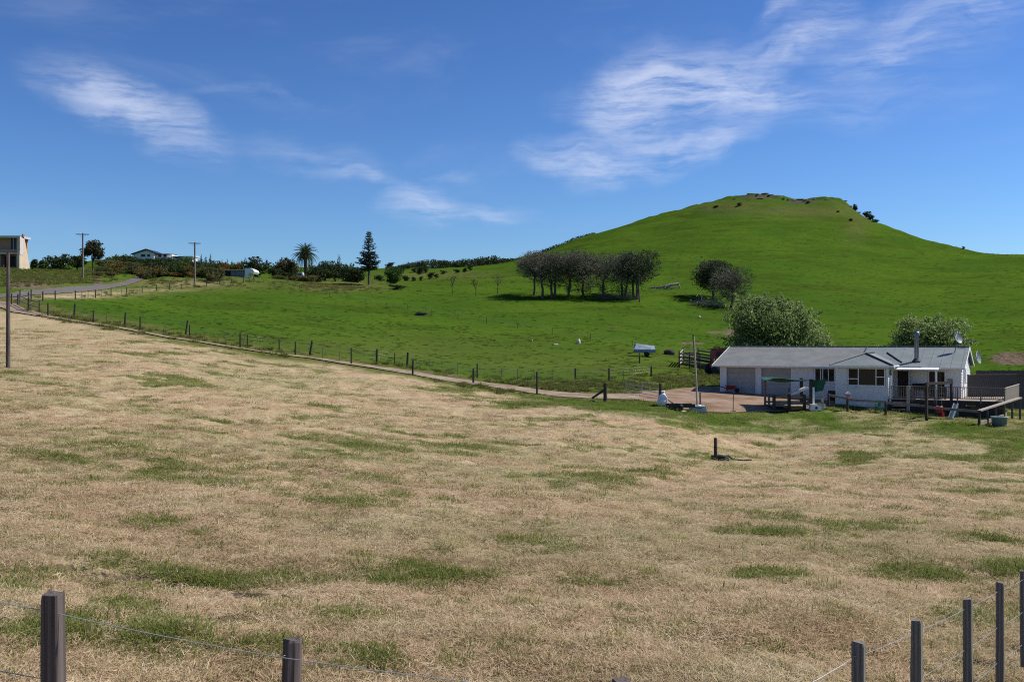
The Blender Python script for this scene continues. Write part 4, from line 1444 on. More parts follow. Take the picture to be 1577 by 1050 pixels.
# play platform under a green shade cloth
pb = at(1192, 633)
pe = at(1270, 632)
ax = (pe - pb)
ax.z = 0
PL = ax.length
prz = math.atan2(ax.y, ax.x)
pl = thing('play_platform', 'timber play platform shaded by a green cloth canopy at the edge of the gravel yard', 'play platform', pb, prz)
DEP = 2.3
mb = MB()
for x, y, h, m in ((0.0, 0, 1.15, 'wood_dark'), (1.15, 0, 1.25, 'wood_dark'), (.35, DEP, 1.1, 'wood_old'), (1.9, DEP, 1.5, 'wood_old'),
                   (PL * .73, 0, 2.35, 'wood_dark'), (PL * .75, DEP, 2.35, 'wood_dark'), (PL * .765, -.12, 1.75, 'white'), (PL * .97, .1, 1.55, 'wood_pale'), (PL * .60, .0, 1.2, 'wood_dark'),
                   (PL * .5, DEP, 1.6, 'wood_old'), (.05, DEP, 2.2, 'wood_old')):
    w = .07 if m != 'wood_dark' else .10
    MB().box(x - w, y - w, -.3, x + w, y + w, h).build('post', m, pl)
for y in (0, DEP):
    for z in (.45, .92):
        MB().box(.0, y - .04, z, PL * .75, y + .04, z + .14).build('rail', 'wood_old', pl)
for k in range(14):
    MB().box(.05, .05 + k * .158, .30, PL * .74, .05 + k * .158 + .145, .335).build('plank', 'wood_deck', pl)
for z in (.5, .95):
    MB().box(PL * .76, -.04, z, PL * .97, .04, z + .1).build('rail', 'wood_old', pl)
MB().beam((1.35, .6, 1.12), (PL * .73, .9, 1.62), .55, .06).build('slide_board', 'white', pl)
for s in (-.28, .28):
    MB().beam((1.35, .6 + s, 1.16), (PL * .73, .9 + s, 1.68), .05, .16).build('slide_edge', 'white', pl)
# sagging canopy sheet
nu, nv = 16, 10
vs, fs = [], []
for i in range(nu + 1):
    for j in range(nv + 1):
        u, v = i / nu, j / nv
        x = -.25 + u * (PL * .76 + .25)
        y = -.5 + v * (DEP + .8)
        z = 2.34 - .10 * u + .22 * (abs(2 * v - 1) ** 2 - .5) * (1 - u) - .16 * math.sin(math.pi * u) * math.sin(math.pi * v) + .03 * math.sin(9 * u + 5 * v)
        y += .25 * (0.5 - v) * 4 * u * (1 - u) * .5
        vs.append((x, y, z))
for i in range(nu):
    for j in range(nv):
        a = i * (nv + 1) + j
        fs.append((a, a + nv + 1, a + nv + 2, a + 1))
MB().add(vs, fs, True).build('shade_canopy', 'green_cloth', pl)
vs, fs = [], []
for i in range(9):
    for j in range(9):
        u, v = i / 8, j / 8
        x = PL * .74 + u * PL * .30 * (1 - .28 * v)
        vs.append((x, -.15 + .12 * math.sin(7 * u + 2 * v) + .5 * v * (1 - u), 2.32 - .9 * v - .05 * math.sin(5 * u)))
for i in range(8):
    for j in range(8):
        a = i * 9 + j
        fs.append((a, a + 9, a + 10, a + 1))
MB().add(vs, fs, True).build('side_cloth', 'green_cloth', pl)
q = at(1255, 634)
wb = thing('block_stool', 'pale cut block with a dark hole beside the white post of the play platform', 'block', q)
MB().prism([(-.38, 0), (.42, 0), (.46, .28), (.2, .44), (-.36, .46)], -.2, .25).build('block_body', 'bag', wb)
MB().lathe([(.09, 0), (.09, .02), (.001, .02)], 10).build('dark_hole', 'black', wb).matrix_local = Matrix.Translation((.05, -.203, .2)) @ Matrix.Rotation(R(90), 4, 'X')
q = at(1266, 631)
wb2 = thing('block_stool', 'smaller pale block at the foot of the play platform, nearer the house', 'block', q)
MB().prism([(-.2, 0), (.2, 0), (.2, .3), (.12, .4), (-.18, .42)], -.15, .2).build('block_body', 'bag', wb2)

# climbing frame with a hanging swing
q = at(1427, 647)
q2 = at(1465, 641)
axv = (q2 - q)
axv.z = 0
sw = thing('swing_frame', 'dark goalpost swing frame with a red baby swing hanging on the lawn', 'swing', q, math.atan2(axv.y, axv.x))
H_ = rise(q, 589)
L_ = axv.length
for x in (0, L_):
    MB().box(x - .08, -.08, -.4, x + .08, .08, H_).build('upright', 'wood_dark', sw)
MB().box(-.12, -.07, H_ - .18, L_ + .12, .07, H_ + .003).build('crossbeam', 'wood_dark', sw)
for x in (L_ * .40, L_ * .60):
    MB().tube([(x, 0, H_ - .15), (x + .02, 0, .95)], .012, 4).build('rope', 'wire', sw)
MB().lathe([(.001, .42), (.22, .45), (.27, .6), (.26, .95), (.22, .95), (.22, .62), (.001, .55)], 10, (L_ * .5, 0, 0)).build('swing_seat', 'red', sw)
MB().box(L_ * .5 - .10, -.32, .18, L_ * .5 + .02, -.22, .5).box(L_ * .5 + .04, -.32, .15, L_ * .5 + .15, -.22, .5).build('leg_bucket', 'red', sw)
q = at(1464, 646)
pk = thing('toddler_slide', 'small pale slide leaning up beside the swing frame on the lawn', 'slide', q)
MB().beam((0, 0, .03), (.62, .5, 1.08), .34, .05).build('chute', 'paletub', pk)
for s in (-.18, .18):
    MB().beam((-.02 + s * .6, s * -.7 * .6, .1), (.60 + s * .6, .5 + s * -.42, 1.15), .04, .12).build('side_rail', 'paletub', pk)
MB().beam((.62, .5, 1.08), (.75, .75, 0), .3, .04).build('ladder', 'tub', pk)
q = at(1356, 634)
gc = thing('plastic_chair', 'green plastic garden chair on the lawn in front of the front room', 'chair', q, .5)
MB().box(-.24, -.24, .40, .24, .24, .44).build('seat', 'green_plastic', gc)
for k in range(5):
    MB().beam((-.22 + k * .11, .24, .44), (-.24 + k * .12, .36, .92), .07, .02).build('back_slat', 'green_plastic', gc)
for x in (-1, 1):
    MB().beam((x * .27, -.2, .64), (x * .27, .26, .66), .06, .03).build('armrest', 'green_plastic', gc)
    for y in (-.21, .21):
        MB().beam((x * .28, y * 1.2, 0), (x * .24, y, .64), .045, .045).build('leg', 'green_plastic', gc)
q = at(1372, 632)
db = thing('tool_box', 'dark wedge shaped box on the lawn beside the fence post at the porch', 'box', q)
MB().prism([(-.3, 0), (.35, 0), (.05, .6), (-.2, .62)], -.2, .25).build('box_body', 'black', db)
MB().box(-.3, -.23, 0, .36, -.21, .06).build('base_trim', 'wood_dark', db)
q = at(1418, 634)
yt_ = thing('ride_on_toy', 'small yellow ride on toy on the lawn below the deck', 'toy', q, .4)
MB().prism([(-.3, .12), (.3, .12), (.34, .3), (.1, .34), (.02, .26), (-.2, .26), (-.3, .42)], -.1, .1).build('toy_body', 'yellow', yt_)
for x in (-.22, .22):
    MB().lathe([(.001, -.15), (.11, -.15), (.11, .15), (.001, .15)], 10).build('wheel', 'black', yt_).matrix_local = Matrix.Translation((x, 0, .11)) @ Matrix.Rotation(R(90), 4, 'X')
q = at(1539, 656)
tubt = thing('stock_tub', 'round blue grey tub standing on the grass beside the end of the rail fence', 'tub', q)
MB().lathe([(.001, 0), (.46, 0), (.52, .62), (.55, .64), (.52, .66), (.48, .6), (.43, .06), (.001, .05)], 18).build('tub_body', 'tub', tubt)
MB().lathe([(.53, .61), (.57, .62), (.57, .68), (.53, .68)], 18).build('rim', 'paletub', tubt)

# rubbish by the driveway
q = at(1019, 627)
bg = thing('white_sack', 'full white sack standing beside the dark gate post at the yard entrance', 'sack', q)
vs, fs = [], []
ns, nr_ = 14, 10
r_ = random.Random(2)
for i in range(nr_ + 1):
    t = i / nr_
    rad = .40 * math.sin(math.pi * min(1, .18 + t * .82)) ** .6 * (1 - .25 * t)
    for k in range(ns):
        a = 2 * math.pi * k / ns
        jj = 1 + r_.uniform(-.10, .10)
        vs.append((rad * jj * math.cos(a) + .10 * t, rad * jj * math.sin(a), t * .98))
for i in range(nr_):
    for k in range(ns):
        fs.append((i * ns + k, i * ns + (k + 1) % ns, (i + 1) * ns + (k + 1) % ns, (i + 1) * ns + k))
fs.append(tuple(range(nr_ * ns, nr_ * ns + ns)))
MB().add(vs, fs, True).build('sack_body', 'bag', bg)
MB().lathe([(.001, .86), (.10, .90), (.16, 1.02), (.12, 1.05), (.001, 1.0)], 9, (.10, 0, 0)).build('tied_neck', 'bag', bg)
q = at(1031, 628)
st = thing('leaning_branch', 'pale branch propped against the white sack with its dark butt on the ground', 'branch', q)
MB().tube([(-.42, 0, .80), (0, .0, .42), (.42, -.05, .10)], [.035, .05, .06], 7).build('branch_wood', 'driftwood', st)
MB().tube([(.40, -.05, .11), (.62, -.08, .02)], [.10, .13], 8).build('dark_butt', 'wood_dark', st)
q = at(1049, 634)
dp = thing('trailer_bed', 'low dark flat trailer lying in the grass at the edge of the yard', 'trailer', q, .1)
MB().box(-1.0, -.45, .18, .9, .45, .26).build('deck_panel', 'wood_dark', dp)
for y in (-.46, .42):
    MB().box(-1.0, y, .26, .9, y + .04, .44).build('side_board', 'wood_dark', dp)
MB().tube([(.9, 0, .2), (1.5, 0, .12)], .04, 6).build('drawbar', 'black', dp)
for y in (-.52, .52):
    MB().lathe([(.001, -.06), (.22, -.06), (.24, 0), (.22, .06), (.001, .06)], 12).build('wheel', 'black', dp).matrix_local = Matrix.Translation((-.2, y, .22)) @ Matrix.Rotation(R(90), 4, 'X')
q = at(1052, 635.5)
wl = thing('plastic_lid', 'white plastic lid lying in the grass in front of the dark trailer', 'lid', q)  # loose plastic lid lying flat
MB().lathe([(.001, .06), (.2, .05), (.23, .02), (.24, 0)], 14).build('lid_body', 'white', wl)
MB().lathe([(.23, .0), (.26, .0), (.26, .03), (.23, .03)], 14).build('rim', 'white', wl)
q = at(1074, 635)
tk = thing('water_tank', 'pale grey square water tank at the foot of the slim leaning pole', 'tank', q)
MB().prism([(-.62, 0), (.62, 0), (.52, .50), (-.50, .50)], -.4, .4).build('tank_body', 'paletub', tk)
MB().lathe([(.001, .56), (.17, .56), (.17, .50), (.18, .49)], 12, (.1, 0, 0)).build('lid', 'white', tk)
MB().box(-.66, -.44, 0, .66, .44, .1).build('base_tray', 'tub', tk)

# barrow against the garage
p = hl(1.05, -.75, -.08)
p.z = gz(p.x, p.y) + .05
bw = thing('wheelbarrow', 'dark red wheelbarrow parked in front of the left garage door', 'wheelbarrow', p, -HR + .2)
MB().add([(-.35, -.3, .62), (.55, -.26, .56), (.55, .26, .56), (-.35, .3, .62), (-.2, -.2, .34), (.4, -.16, .32), (.4, .16, .32), (-.2, .2, .34)],
         [(4, 5, 6, 7), (0, 1, 5, 4), (1, 2, 6, 5), (2, 3, 7, 6), (3, 0, 4, 7)]).build('tray', 'red', bw)
for y in (-.24, .24):
    MB().tube([(-1.05, y * 1.2, .58), (-.2, y, .34), (.62, y * .3, .2)], .022, 6).build('handle', 'wood_dark', bw)
    MB().tube([(-.25, y, .34), (-.35, y, 0)], .02, 6).build('leg', 'black', bw)
MB().lathe([(.001, -.05), (.17, -.05), (.20, 0), (.17, .05), (.001, .05)], 12).build('wheel', 'black', bw).matrix_local = Matrix.Translation((.62, 0, .2)) @ Matrix.Rotation(R(90), 4, 'X')

# stockyard, red trailer, feed bin behind the house
q = at(1046, 566)
sy = thing('stockyard', 'small stockyard of horizontal weathered rails behind the garage end of the house', 'stockyard', q)
run = [at(1046, 566), at(1062, 567), at(1078, 570), at(1096, 573)]
back_ = [on(1052, run[0].y + 5), on(1075, run[1].y + 6), on(1098, run[2].y + 6)]
for grp in (run, back_):
    for i, p_ in enumerate(grp):
        put_post(sy, 'post', p_, 1.75, .16, kind=POST_DARK, i=i)
    for a, b in zip(grp[:-1], grp[1:]):
        for k in range(4):
            z = .35 + k * .38
            MB().beam(a - sy.location + Vector((0, -.1, z)), b - sy.location + Vector((0, -.1, z)), .06, .16).build('rail', 'wood_old' if k % 2 else 'wood_dark', sy)
for k in range(4):
    z = .35 + k * .38
    MB().beam(run[0] - sy.location + Vector((.05, 0, z)), back_[0] - sy.location + Vector((0, 0, z)), .06, .16).build('rail', 'wood_pale', sy)
q = on(1107, 104)
rt = thing('red_tractor', 'red tractor half hidden behind the left end of the house roof', 'tractor', q, .25)
rt_h = rise(q, 537)
MB().box(-.8, -.6, .7, .9, .6, 1.2).build('body', 'red', rt)
MB().prism([(-.75, rt_h - 1.0), (.6, rt_h - 1.0), (.55, rt_h - .05), (-.6, rt_h - .05)], -.65, .65).build('cab', 'red', rt)
MB().box(-.75, -.7, rt_h - .06, .7, .7, rt_h).build('cab_roof', 'black', rt)
MB().box(-.6, -.655, rt_h - .8, .45, -.651, rt_h - .3).build('cab_window', 'glass', rt)
for x in (-.65, .55):
    for z in (1.2,):
        MB().beam((x, -.55, z), (x, -.55, rt_h - .9), .08, .08).beam((x, .55, z), (x, .55, rt_h - .9), .08, .08).build('cab_post', 'black', rt)
for x, y, r0 in ((-.6, -.8, .62), (-.6, .8, .62), (.9, -.7, .4), (.9, .7, .4)):
    MB().lathe([(.001, -.16), (r0 * .9, -.16), (r0, -.1), (r0, .1), (r0 * .9, .16), (.001, .16)], 16).build('wheel', 'black', rt).matrix_local = Matrix.Translation((x, y, r0)) @ Matrix.Rotation(R(90), 4, 'X')
q = at(992, 549)
fb = thing('feed_trailer', 'grey blue tarpaulin covered feed trailer standing in the green paddock', 'trailer', q, -.1)
MB().box(-1.15, -.6, .45, 1.2, .6, .8).build('tray', 'tub', fb)
MB().add([(-1.2, -.66, .85), (1.25, -.66, .80), (1.2, .66, 1.25), (-1.1, .66, 1.5), (-1.25, -.72, .55), (1.3, -.72, .5), (-.9, -.1, 1.42), (.4, -.1, 1.15)],
         [(0, 1, 7, 6), (6, 7, 2, 3), (4, 5, 1, 0), (0, 6, 3), (1, 2, 7)]).build('tarpaulin', 'tarp', fb)
for y in (-.66, .66):
    MB().lathe([(.001, -.08), (.28, -.08), (.32, 0), (.28, .08), (.001, .08)], 14).build('wheel', 'black', fb).matrix_local = Matrix.Translation((.3, y, .3)) @ Matrix.Rotation(R(90), 4, 'X')
MB().beam((-1.15, 0, .5), (-2.0, 0, .35), .08, .08).build('drawbar', 'black', fb)
q = at(985, 559)
sp_ = thing('fence_post', 'single thin post in the green paddock just below the tarpaulin covered trailer', 'post', q)
MB().lathe([(.07, -.2), (.075, .6), (.065, 1.1), (.001, 1.12)], 8).build('post_shaft', 'wood_dark', sp_)
MB().beam((0, -.07, .8), (0, -.07, .88), .05, .04).build('insulator', 'white', sp_)


def lump(name, label, cat, loc, rx, ry, rz, mat, seed, group=None, sub=None):
    """A rock, stump or mound: uneven closed form sunk a little into the ground."""
    r = random.Random(seed)
    vs, fs = [], []
    nr2, ns2 = 6, 10
    off = [[1 + r.uniform(-.22, .22) for _ in range(ns2)] for _ in range(nr2 + 1)]
    for i in range(nr2 + 1):
        ph = math.pi * (i / nr2) - math.pi / 2
        for k in range(ns2):
            a = 2 * math.pi * k / ns2
            o = off[i][k] if 0 < i < nr2 else 1
            vs.append((rx * math.cos(ph) * math.cos(a) * o, ry * math.cos(ph) * math.sin(a) * o, rz * (math.sin(ph) * o * .8 + .35)))
    for i in range(nr2):
        for k in range(ns2):
            fs.append((i * ns2 + k, i * ns2 + (k + 1) % ns2, (i + 1) * ns2 + (k + 1) % ns2, (i + 1) * ns2 + k))
    o = MB().add(vs, fs, seed % 2 == 0).build(name, mat, None, loc)
    return tag(o, label, cat, group)


lump('log_mound', 'dark rotting log lying alone in the middle of the green paddock', 'log', at(648, 487), 1.0, .4, .5, 'wood_dark', 3)
lump('pale_stone', 'small yellowish stone in the green paddock, leftmost of the three stones', 'stone', at(819, 526.5), .14, .14, .26, 'driftwood', 4, 'pale stones in the paddock')
lump('pale_stone', 'low flat pale stone between the two other pale stones of the green paddock', 'stone', at(855, 532), .34, .2, .16, 'palerock', 5, 'pale stones in the paddock')
lump('pale_stone', 'largest and whitest upright stone in the green paddock, nearest the covered trailer', 'stone', at(891, 530), .24, .24, .55, 'palerock', 6, 'pale stones in the paddock')
lump('pale_stone', 'small pale stone in the grass below the big willow, right of the dead branches', 'stone', at(1077, 490), .22, .22, .3, 'palerock', 8)
lump('brown_stump', 'short brown stump between the covered trailer and the stockyard', 'stump', at(1030, 545), .7, .4, .55, 'wood_dark', 7)

# ------------------------------------------------------------------ vegetation builders


def leaf_quads(pos, nrm, size, aspect=1.7, droop=0.0, r=rng):
    n = len(pos)
    nrm = nrm / np.linalg.norm(nrm, axis=1, keepdims=True)
    t = np.cross(nrm, r.normal(size=(n, 3)))
    t /= np.linalg.norm(t, axis=1, keepdims=True) + 1e-9
    t[:, 2] -= droop
    t /= np.linalg.norm(t, axis=1, keepdims=True) + 1e-9
    b = np.cross(nrm, t)
    b /= np.linalg.norm(b, axis=1, keepdims=True) + 1e-9
    s = size * r.uniform(.6, 1.35, (n, 1))
    l = s * aspect
    p0, p2 = pos - t * l * .5, pos + t * l * .5
    p1, p3 = pos + b * s * .42 + nrm * s * .08, pos - b * s * .42 + nrm * s * .08
    v = np.stack([p0, p1, p2, p3], 1).reshape(-1, 3)
    f = np.arange(4 * n).reshape(-1, 4)
    return v, f


def crown_points(clumps, per, shell=.55, r=rng):
    """Scatter leaf places through ellipsoid clumps (cx, cy, cz, rx, ry, rz), denser near each skin."""
    P, N = [], []
    for (cx, cy, cz, rx, ry, rz) in clumps:
        n = max(6, int(per * (rx * ry + ry * rz + rx * rz) / 3))
        d = r.normal(size=(n, 3))
        d /= np.linalg.norm(d, axis=1, keepdims=True)
        rad = shell + (1.12 - shell) * r.random((n, 1)) ** .8
        P.append(np.array([cx, cy, cz]) + d * rad * np.array([rx, ry, rz]))
        N.append(d + r.normal(size=(n, 3)) * .55 + np.array([0, 0, .25]))
    return np.vstack(P), np.vstack(N)


def sprigs(segs, rad, name, mat):
    """Thin three-sided sticks from (n, 2, 3) segments."""
    segs = np.asarray(segs)
    a, b = segs[:, 0], segs[:, 1]
    d = b - a
    d /= np.linalg.norm(d, axis=1, keepdims=True) + 1e-9
    u = np.cross(d, np.array([.31, .77, .55]))
    u /= np.linalg.norm(u, axis=1, keepdims=True) + 1e-9
    w = np.cross(d, u)
    rad = np.broadcast_to(np.asarray(rad, float).reshape(-1, 1), (len(a), 1))
    vs = []
    for k in range(3):
        an = 2 * math.pi * k / 3
        vs.append(a + (u * math.cos(an) + w * math.sin(an)) * rad)
    for k in range(3):
        an = 2 * math.pi * k / 3
        vs.append(b + (u * math.cos(an) + w * math.sin(an)) * rad * .45)
    v = np.stack(vs, 1).reshape(-1, 3)
    base = np.arange(len(a))[:, None] * 6
    f = np.concatenate([base + np.array([k, (k + 1) % 3, 3 + (k + 1) % 3, 3 + k]) for k in range(3)], 0)
    return np_mesh(name, v, f, mat)


def limb_path(a, b, wig, n, r):
    a, b = Vector(a), Vector(b)
    pts = []
    for k in range(n + 1):
        t = k / n
        p = a.lerp(b, t)
        if 0 < k < n:
            p += Vector((r.uniform(-1, 1), r.uniform(-1, 1), r.uniform(-.5, .5))) * wig
        p.z += .10 * (b - a).length * math.sin(math.pi * t) * .6
        pts.append(p)
    return pts


def grove_tree(label, group, loc, H, Wd, seed, dense=1.0, stems=1, mat='leaf_grove', lowbranch=False, crown_from=.34, nm='thin_crowned_tree'):
    """Wind-clipped tree: bare forking trunk under a flat, twiggy, see-through crown."""
    r = random.Random(seed)
    g = np.random.default_rng(seed)
    t = thing(nm, label, 'tree', loc, 0, group)
    mb = MB()
    forks = []
    for s in range(stems):
        ox = (s - (stems - 1) / 2) * .5
        fork = Vector((ox * 2.2 + r.uniform(-.3, .3), r.uniform(-.3, .3), H * r.uniform(.30, .44)))
        mb.tube(limb_path((ox, 0, -.4), fork, .12, 4, r), [.30, .25, .22, .20, .17], 8)
        forks.append(fork)
    ce = Vector((0, 0, H * (1 + crown_from) / 2))
    rx, rz_ = Wd / 2, H * (1 - crown_from) / 2
    tips = []
    for fork in forks:
        for k in range(6 if stems == 1 else 4):
            a = 2 * math.pi * k / 6 + r.uniform(-.4, .4)
            el = r.uniform(.15, 1.0)
            tip = ce + Vector((rx * .8 * math.cos(a) * math.sqrt(1 - el * el * .5), rx * 1.2 * math.sin(a), rz_ * .75 * el))
            pth = limb_path(fork, tip, .22, 5, r)
            mb.tube(pth, [.13, .11, .09, .07, .05, .03], 6)
            tips += pth[2:]
            for q in pth[2:5]:
                t2 = q + Vector((r.uniform(-1, 1), r.uniform(-1, 1), r.uniform(.2, 1.0))) * rx * .45
                p2 = limb_path(q, t2, .1, 3, r)
                mb.tube(p2, [.06, .045, .03, .018], 5)
                tips += p2[1:]
    if lowbranch:
        for k in range(5):
            a = 2 * math.pi * k / 5 + .3
            p2 = limb_path((0, 0, H * (.12 + .05 * k)), (rx * .95 * math.cos(a), rx * .9 * math.sin(a), H * (.16 + .05 * k)), .25, 4, r)
            mb.tube(p2, [.09, .07, .05, .035, .02], 5)
            tips += p2[2:] * 4
    mb.build('trunk', 'bark', t)
    tips = np.array([tuple(p) for p in tips])
    n = int(1900 * dense)
    d = g.normal(size=(n, 3))
    d /= np.linalg.norm(d, axis=1, keepdims=True)
    P = np.array(ce) + d * (1.22 * g.random((n, 1)) ** .62) * np.array([rx, rx * 1.4, rz_])
    lump_ = fbm(d[:, 0] * 1.7 + seed, d[:, 2] * 1.7 + d[:, 1] * 1.3, 2)
    P = np.array(ce) + (P - np.array(ce)) * (1 + .46 * lump_[:, None])
    P[:, 2] = np.where(P[:, 2] > H, H - (P[:, 2] - H) * .8, P[:, 2])
    P[:, 2] = np.maximum(P[:, 2], H * .12)
    # lumpy crown with see-through gaps
    keep = (fbm(P[:, 0] * .8 + seed, P[:, 2] * .8 + P[:, 1] * .5, 2) > -.30) | (g.random(n) < .35)
    P = P[keep]
    Q = tips[g.integers(0, len(tips), int(700 * dense))] + g.normal(size=(int(700 * dense), 3)) * .35
    P = np.vstack([P, Q])
    out = P - np.array(ce)
    out[:, 2] += rz_ * .7
    out /= np.linalg.norm(out, axis=1, keepdims=True) + 1e-9
    d2 = out + g.normal(size=P.shape) * .55
    d2 /= np.linalg.norm(d2, axis=1, keepdims=True)
    L = g.uniform(.35, 1.0, (len(P), 1))
    link('twigs', sprigs(np.stack([P - d2 * L * .5, P + d2 * L * .5], 1), g.uniform(.014, .032, len(P)), 'twigs', 'twig'), t)
    k = int(len(P) * (1.1 if mat == 'leaf_grove' else 3.4))
    Lp = P[g.integers(0, len(P), k)] + g.normal(size=(k, 3)) * .22
    v, f = leaf_quads(Lp, g.normal(size=(k, 3)) + np.array([0, 0, .4]), .15 if mat == 'leaf_grove' else .19, 1.8, .0, g)
    link('crown', np_mesh('crown', v, f, mat), t)
    return t


def leafy_tree(name, label, loc, H, Wd, mat, seed, group=None, cat='tree', trunk=.25, clumps=14, per=70, leaf=.28, squash=1.0, bark='bark', wide=1.0, top_heavy=.0, droop=0.0):
    """Rounded tree or bush: short limbs, leaf clumps of several sizes through an uneven crown."""
    r = random.Random(seed)
    g = np.random.default_rng(seed)
    t = thing(name, label, cat, loc, 0, group)
    bushy = trunk < .2
    th = H * (.02 if bushy else trunk)
    mb = MB()
    rx, rz_ = Wd / 2 * (1.12 if bushy else 1.0), (H - th) / 2
    cz = th + rz_
    cl = []
    for k in range(clumps):
        d = Vector((r.gauss(0, 1), r.gauss(0, 1), r.gauss(0, 1))).normalized()
        q = .24 + .56 * r.random()
        s = r.uniform(.20, .46) * (1 - .1 * d.z)
        wfac = 1 + top_heavy * d.z
        cl.append((d.x * q * rx * wide * wfac, d.y * q * rx * wfac, cz + d.z * q * rz_ * 1.1, rx * s * 1.1, rx * s, min(rx, rz_) * s * 1.05 * squash))
    top = max(c[2] + c[5] for c in cl)
    k_ = (H - cz) / max(.1, top - cz)
    cl = [(a, b, cz + (c - cz) * k_, d, e, f_) for a, b, c, d, e, f_ in cl]
    mb.tube(limb_path((0, 0, -.3), (r.uniform(-.1, .1) * rx, 0, th + rz_ * .6), .05, 4, r), [max(.07, H * .028), max(.06, H * .022), max(.05, H * .017), .05, .03], 7)
    for c in cl[:8]:
        mb.tube(limb_path((0, 0, th * .8), (c[0], c[1], c[2]), .12, 3, r), [max(.04, H * .012), max(.03, H * .009), .03, .015], 5)
    mb.build('trunk', bark, t)
    P, N = crown_points(cl, per, .45, g)
    # young shoots standing out of the crown
    sh = []
    for c in cl:
        for _ in range(5):
            d = Vector((r.gauss(0, 1), r.gauss(0, 1), abs(r.gauss(0, 1)) * .9)).normalized()
            b0 = np.array((c[0] + d.x * c[3] * .9, c[1] + d.y * c[4] * .9, c[2] + d.z * c[5] * .9))
            ln = r.uniform(.12, .34) * rx
            m_ = max(5, int(ln / leaf * 5))
            tt = g.random((m_, 1))
            sh.append(b0 + tt * ln * np.array((d.x, d.y, d.z)) + g.normal(size=(m_, 3)) * leaf * .5)
    sh = np.vstack(sh)
    sh = sh[sh[:, 2] < H * 1.04]
    P = np.vstack([P, sh])
    N = np.vstack([N, g.normal(size=sh.shape) + np.array([0, 0, .3])])
    v, f = leaf_quads(P, N, leaf, 1.7, droop, g)
    link('crown', np_mesh('crown', v, f, mat), t)
    return t


def px_w(w, d):
    return w / FPX * d


# ------------------------------------------------------------------ grove on the slope
GG = 'thin crowned trees of the grove on the slope'
grove = [(822, 455, 391, 42, 1, 1.0, 'leftmost tree of the grove, thin single trunk at its outer edge'),
         (836, 460, 388, 46, 1, 1.1, 'stout trunked grove tree standing second from the left end'),
         (851, 459, 390, 44, 2, 1.0, 'twin stemmed grove tree with trunks spreading in a narrow v, third from the left'),
         (876, 459, 387, 46, 1, 1.1, 'slender grove tree left of the middle of the row, beside the twin stemmed one'),
         (897, 458, 388, 46, 1, 1.1, 'grove tree with a thick dark trunk at the middle of the row'),
         (930, 461, 391, 58, 1, 1.15, 'wide grove tree with low drooping branches, right of the middle'),
         (960, 458, 392, 44, 2, 1.0, 'twin stemmed grove tree near the right end, beside the dark leafy one')]
for i, (px_, pb_, pt_, w_, stems_, dn_, lb) in enumerate(grove):
    p = at(px_, pb_)
    grove_tree(lb, GG, p, rise(p, pt_), px_w(w_ * [1.15, 1.35, 1.3, 1.5, 1.3, 1.55, 1.3][i], p.y), 20 + i, dn_ * 1.5, stems_, lowbranch=(i in (5, 3)), crown_from=[.44, .36, .40, .32, .42, .22, .36][i])
p = at(979, 462)
grove_tree('darkest and leafiest tree of the grove, at its right end', GG, p, rise(p, 388), px_w(58, p.y), 40, 1.1, 2, 'leaf_dark')
p = at(985, 466)
t_ = thing('tall_stump', 'thin bare leaning trunk at the right end of the grove', 'tree', p)
MB().tube([(0, 0, -.3), (-.2, 0, 3.0), (-.1, 0, 6.2)], [.17, .13, .05], 7).build('trunk', 'bark', t_)
MB().tube([(-.2, 0, 3.4), (.9, .2, 4.6), (1.3, .3, 5.6)], [.07, .05, .02], 6).build('branch', 'bark', t_)


def brush(name, label, loc, L, h, seed, n=260, mat='driftwood', rad=.035, along=(1, 0, 0), cat='brushwood'):
    g = np.random.default_rng(seed)
    t = thing(name, label, cat, loc)
    al = np.array(along) / np.linalg.norm(along)
    c = g.normal(size=(n, 3)) * np.array([.33, .33, .0]) * L * .6
    c = c * .35 + al * g.uniform(-.5, .5, (n, 1)) * L
    c[:, 2] = np.abs(g.normal(size=n)) * h * .45 + .05
    d = g.normal(size=(n, 3)) * np.array([1, 1, .55]) + al * .6
    d /= np.linalg.norm(d, axis=1, keepdims=True)
    ln = g.uniform(.3, 1.3, (n, 1)) * min(1, h)
    link('twigs', sprigs(np.stack([c - d * ln, c + d * ln], 1), g.uniform(.4, 1.2, n) * rad, 'twigs', mat), t)
    return t


b1 = brush('brushwood', 'heap of dead grey brushwood lying under the grove', at(950, 462), 7.0, 1.3, 5, 300, 'twig')
lg = at(1024, 447)
fl_ = brush('fallen_tree', 'fallen bleached tree with a thick pale trunk lying right of the grove', lg, 5.2, .8, 6, 90, 'driftwood', .04, cat='log')
k = px_w(1, lg.y)
MB().tube([(-1 * k, 0, .35), (8 * k, 0, 1.0), (22 * k, 0, 1.25)], [.30, .32, .22], 8).build('trunk', 'driftwood', fl_)
MB().tube([(1 * k, 0, .9), (-1 * k, -.3, .1)], [.22, .15], 7).build('limb', 'driftwood', fl_)
MB().tube([(21 * k, 0, 1.2), (23 * k, -.2, .3)], [.2, .12], 7).build('limb', 'driftwood', fl_)
MB().tube([(-26 * k, 0, .25), (-12 * k, .3, .5), (4 * k, .4, .6)], [.08, .2, .24], 7).build('limb', 'bark', fl_)

